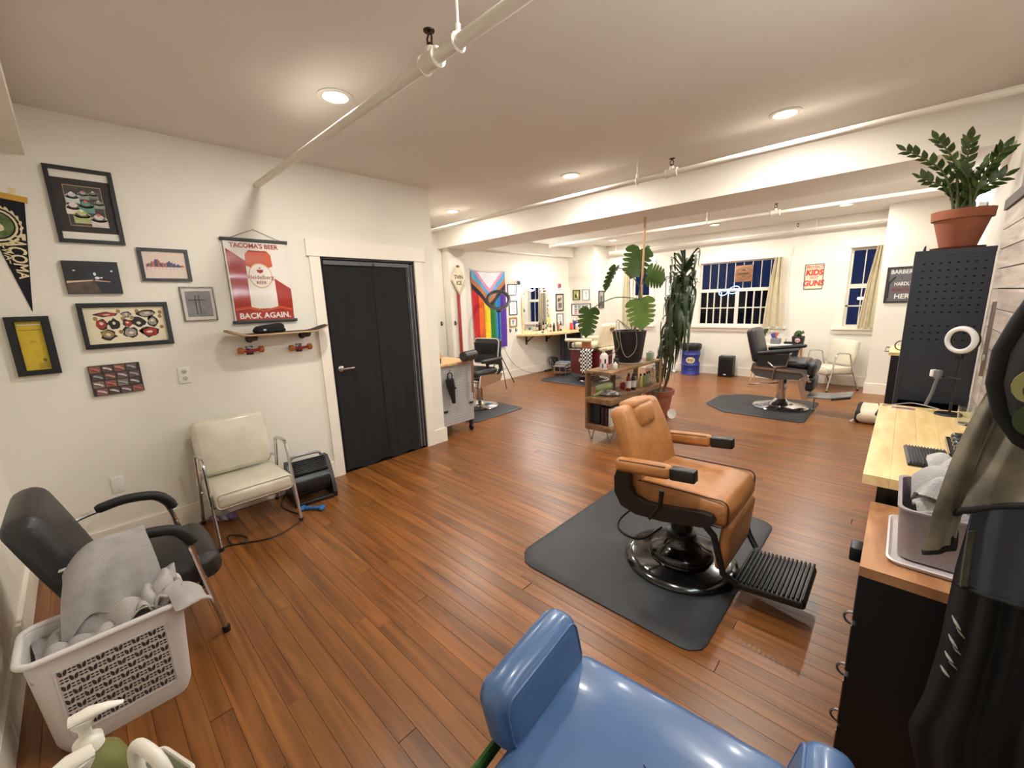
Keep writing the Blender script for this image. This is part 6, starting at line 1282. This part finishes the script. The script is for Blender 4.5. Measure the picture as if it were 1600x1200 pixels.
towel('pale grey towel at the back of the mauve bin against the worktop', crumple(.20, 1.755, 1.035, .17, .12, .045, 4.2, .03), terry2, 'towels in the bin')
towel('folded grey towel low in the front of the mauve bin', crumple(.19, 1.60, .955, .20, .11, .03, 2.7, .02), terry, 'towels in the bin')

# ---- hanging barber capes ----
def poly_at(P_, t):
    f_ = t*(len(P_)-1); i = min(int(f_), len(P_)-2); a, b = P_[i], P_[i+1]; k = f_-i; return (a[0]+(b[0]-a[0])*k, a[1]+(b[1]-a[1])*k)
def cape(label, left, right, yb, amp, freq, m, trim=None, seed=0, nu=40, nv=26, cat='cape'):
    """cloth hanging from a hook: edges given as (x, z) polylines, folds in depth"""
    T = thing('barber_cape', label, cat, (0, 0, 0), 0, 'capes hanging on the hook')
    def f(u, v):
        a, b = poly_at(left, v), poly_at(right, v); x = a[0]+(b[0]-a[0])*u; z = a[1]+(b[1]-a[1])*u
        d = amp*(.35+.65*v)*sin(u*freq+seed+1.2*sin(v*2.2+seed)) + amp*.35*sin(u*freq*2.3+v*3+seed*2)
        return (x, yb+d, z)
    obj('cloth', MB().sheet(f, nu, nv, .003), m, T, 70)
    if trim:
        pts = [Vector(f(u/nu, 1)) for u in range(nu+1)]; obj('binding', MB().tube(pts, .0085, 8, flat=.6), trim, T, 70)
    return T, f
xz = lambda pts, y: [(lambda q: (q.x, q.z))(PY(px_, py_, y)) for px_, py_ in pts]
camo = mat('camo grey green', (130, 124, 108), .85, var=.5, scale=11, bump=.2, bscale=200); slate = mat('slate nylon', (62, 66, 78), .7, var=.12, scale=10); blk_n = mat('black nylon', (11, 11, 12), .75, var=.25, scale=6); bindm = mat('binding black', (14, 14, 15), .8)
T, f_ = cape('long black nylon barber cape hanging lowest on the hook', xz([(1520, 800), (1492, 900), (1470, 1010), (1445, 1090), (1418, 1140), (1440, 1240), (1450, 1330)], 1.27), xz([(1660, 760), (1670, 880), (1665, 1000), (1650, 1100), (1640, 1200), (1630, 1300), (1620, 1360)], 1.27), 1.27, .022, 11, blk_n, bindm, .6)
for k in range(7): obj('print_stroke', MB().tube([Vector(f_(.05+.05*(k % 2)+.1*t, .26+.022*k+.03*t))+Vector((0, -.006, 0)) for t in (0, .35, .7, 1)], [.001, .0035, .003, .001], 6, flat=.4), mat('cape pale print', (176, 172, 164), .7), T)
T, f_ = cape('slate blue barber cape with black hem hanging under the camouflage one', xz([(1545, 680), (1530, 760), (1512, 830), (1505, 880), (1500, 922)], 1.225), xz([(1680, 640), (1680, 740), (1680, 820), (1680, 890), (1680, 955)], 1.225), 1.225, .014, 8, slate, bindm, 1.9)
obj('camo_edge', MB().sheet(lambda u, v: tuple(Vector(f_(.005+.075*u, .5+.49*v))+Vector((0, -.004, 0))), 4, 10, .002), mat('camo tan', (88, 84, 72), .85, var=.35, scale=22), T, 60)
T = thing('barber_cape', 'grey green camouflage barber cape with black binding', 'cape', (0, 0, 0), 0, 'capes hanging on the hook')
topc = xz([(1575, 555), (1590, 560), (1610, 560), (1640, 555), (1690, 545)], 1.17); hemc = xz([(1440, 862), (1466, 866), (1490, 858), (1494, 838), (1488, 815), (1502, 796), (1540, 786), (1600, 780), (1690, 770)], 1.17); hemd = [0, -.004, .0, .022, .03, .012, -.012, -.02, -.01]
def camof(u, v):
    a, b = poly_at(topc, u), poly_at(hemc, u); k = v; fd = hemd[min(8, int(u*8))]*(1-(u*8) % 1) + hemd[min(8, int(u*8)+1)]*((u*8) % 1)
    bow = .012*sin(v*pi)*(1-u)
    return (a[0]+(b[0]-a[0])*k - bow, 1.17 + fd*k*1.4 + .007*sin(u*19+v*5) + .012*sin(u*6+1)*k + .012*noise.noise(Vector((u*5, v*3, 1.7))) + .005*sin(v*9+u*23)*(1-v), a[1]+(b[1]-a[1])*k)
obj('cloth', MB().sheet(camof, 56, 26, .003), camo, T, 70)
obj('binding', MB().tube([Vector(camof(u/60, 1)) for u in range(61)], .0075, 8, flat=.7), bindm, T, 70)
T, f_ = cape('dark cape with black border and avocado print topmost on the hook', xz([(1640, 440), (1596, 500), (1566, 550), (1556, 600), (1566, 650), (1596, 690), (1625, 705)], 1.10), xz([(1700, 430), (1700, 480), (1700, 540), (1700, 590), (1700, 640), (1700, 690), (1700, 720)], 1.10), 1.10, .010, 7, mat('cape charcoal', (70, 72, 74), .7, var=.2, scale=12), None, .2)
obj('binding', MB().tube([Vector(f_(0, v/30)) for v in range(31)] + [Vector(f_(u/10, 1)) for u in range(1, 11)], .012, 8), bindm, T, 60)
for (u, v, r, c, nm) in ((.42, .52, .026, (170, 168, 110), 'avocado flesh'), (.42, .54, .014, (58, 92, 40), 'avocado pit'), (.34, .70, .024, (60, 76, 40), 'avocado skin'), (.62, .42, .02, (60, 76, 40), 'avocado skin'), (.6, .74, .024, (170, 168, 110), 'avocado flesh'), (.6, .75, .012, (58, 92, 40), 'avocado pit')):
    p = Vector(f_(u, v)); obj('avocado_print', MB().prism(ell(0, 0, r, r*1.15, 14), -.0125-(.001 if 'pit' in nm else 0), -.0105, lambda a, b, w, p=p: (p.x+a, p.y+w, p.z+b)), mat(nm, c, .7, var=.1), T, 0)
T = thing('cape_hook', 'black wall hook carrying the hanging barber capes', 'hook', (SX, 1.19, 1.78), -90)
obj('plate', MB().rbox((0, -.006, 0), (.06, .01, .1), .003, None, 1), blackm, T); obj('prong', MB().tube([(0, -.01, 0), (0, -.07, -.01), (0, -.09, .02)], .008, 8), blackm, T)

# ================= bottom left: laundry, bottles =================
basw = mat('basket white', (214, 208, 204), .45, var=.03)
T = thing('laundry_basket', 'white plastic laundry basket with leaf shaped perforations', 'basket', (-2.155, -.095, 0), 0)
def bl(hx_, hy_, z): return rloop(hx_, hy_, .045, z, 5)
obj('tub', loft([bl(.098, .185, .0), bl(.105, .195, .03), bl(.108, .2, .05), bl(.125, .222, .42), bl(.12, .217, .42), bl(.102, .19, .03)], True, True), basw, T, 40)
obj('rim', MB().tube([(p[0], p[1], p[2]) for p in bl(.132, .229, .425)], .0125, 8, closed=True, flat=.9), basw, T, 50)
fp = lambda a, b, w: (.1085+.017*(b-.05)/.37+w, a, b)
fr_ = obj('panel_frame', MB().prism([(-.155, .075), (.155, .075), (.155, .08), (-.155, .08)], 0, .003, fp).prism([(-.155, .355), (.155, .355), (.155, .36), (-.155, .36)], 0, .003, fp).prism([(-.155, .08), (-.15, .08), (-.15, .355), (-.155, .355)], 0, .003, fp).prism([(.15, .08), (.155, .08), (.155, .355), (.15, .355)], 0, .003, fp), basw, T, 0)
q = MB()
for j in range(9):
    for i in range(12):
        cx_, cz_ = -.135+.0245*i, .098+.0305*j; lf_ = (i+j) % 2 == 0
        if lf_:
            for s_ in (-1, 1): q.prism([(cx_+s_*x, cz_+z) for x, z in ((.0012, -.0115), (.008, -.010), (.0115, .0), (.0112, .0125), (.0045, .0085), (.0012, .001))], .0004, .0012, fp)
        else:
            for (dx, dz) in ((-.006, .006), (.006, .006), (-.006, -.006), (.006, -.006)): q.prism(ell(cx_+dx, cz_+dz, .0052, .0034, 8), .0004, .0012, fp)
hp = obj('perforations', q, mat('perforation shadow', (58, 50, 48), .9), T, 0); hp['kind'] = 'stuff'
g_ = 'towels in the laundry basket'
towel('grey towel spread low in the laundry basket', crumple(-2.15, -.18, .385, .20, .24, .05, 6.1, .03, (0, .03)), terry, g_)
towel('light grey towel heaped in the middle of the laundry basket', crumple(-2.15, -.03, .43, .20, .22, .06, 8.4, .04, (0, .02)), terry2, g_)
towel('rumpled grey towel at the door side of the laundry basket', crumple(-2.14, .065, .455, .19, .13, .05, 3.9, .03, (0, .02)), terry2, g_)
def flap(u, v): # corner of a towel hanging over the rim
    return (-2.09+.10*u+.02*sin(v*5), .075+.12*v+.02*u, .47+.02*sin(u*5+v*3) - .11*max(0, v-.35)**1.2 - .04*u*u)
towel('towel corner hanging over the end of the basket rim', MB().sheet(flap, 14, 14, .006), terry2, g_)
armx = -2.317
def drape(u, v): # over the armrest of the black chair and down into the basket
    y = -.19+.26*u; sag = .10*max(0, (.45-u)/.45)**2; fo = .014*sin(u*8+v*3)+.008*sin(u*19+v*5)+.01*noise.noise(Vector((u*4, v*4, 2)))
    zt = .672-sag
    if v < .2: k = v/.2; return (armx-.036-fo*.4*(1-k), y, zt-.15+.14*k)
    if v < .32: k = (v-.2)/.12; return (armx-.036+.076*k, y, zt-.01+.014*sin(k*pi))
    k = (v-.32)/.68; return (armx+.04+.14*k**1.4+fo*k+.03*sin(k*pi), y-.06*k*(1-u)+.02*k, zt-.01-.23*k+.035*k*k*sin(u*6) + .03*sin(k*pi))
towel('large grey towel draped from the chair arm into the basket', MB().sheet(drape, 24, 34, .007), terry, g_)
# bottles on a small caddy stand
T = thing('product_stand', 'low white stand carrying the pump bottles', 'stand', (-.93, -.165, 0))
obj('top', MB().rbox((0, 0, .555), (.26, .33, .02), .006, None, 2), whitep, T)
for sx in (-1, 1):
    for sy in (-1, 1): obj('leg', MB().cyl((sx*.11, sy*.14, 0), (sx*.11, sy*.14, .546), .012, n=8), whitep, T)
pumpw = mat('pump white', (226, 220, 208), .35, var=.02)
def pump(label, x, y, rz, bc, hb, r):
    T = thing('pump_bottle', label, 'bottle', (x, y, .5655), rz)
    obj('body', MB().lathe([(0, 0), (r*.95, 0), (r, .01), (r, hb*.72), (r*.8, hb*.88), (r*.45, hb*.97), (r*.42, hb)], (0, 0, 0), 28), mat('pump body %d' % bc[0], bc, .35, var=.06), T, 50)
    obj('collar', MB().lathe([(.021, hb-.004), (.021, hb+.018), (.014, hb+.024), (.009, hb+.03), (.009, hb+.052)], (0, 0, 0), 20), pumpw, T, 50)
    obj('pump_head', MB().lathe([(.010, hb+.045), (.017, hb+.058), (.018, hb+.066)], (0, 0, 0), 18).tube([(0, .016, hb+.068), (0, -.01, hb+.07), (0, -.035, hb+.067), (0, -.056, hb+.060)], [.014, .016, .010, .005], 10, flat=.55), pumpw, T, 60)
pump('olive green pump bottle with white pump head', PZ(140, 1166, .79).x, PZ(140, 1166, .79).y, 175, (110, 112, 62), .222, .05)
pump('pump bottle with its white nozzle turned to the near wall', PZ(130, 1214, .90).x, PZ(130, 1214, .90).y, 10, (206, 200, 188), .30, .038)
T = thing('caddy', 'white caddy with a round carrying handle beside the pump bottles', 'caddy', (-.915, -.035, .5655), 20)
obj('tub', loft([rloop(.05, .035, .015, 0), rloop(.055, .04, .015, .17), rloop(.05, .035, .015, .17), rloop(.046, .031, .015, .008)], True, True), mat('caddy sage', (180, 180, 164), .4), T, 40)
obj('rim', MB().tube(rloop(.055, .04, .015, .172), .004, 6, closed=True), pumpw, T); obj('handle', MB().tube(smooth_path([(-.052, 0, .15), (-.055, 0, .20), (-.03, 0, .235), (.03, 0, .235), (.055, 0, .20), (.052, 0, .15)], 5), .011, 10), pumpw, T)
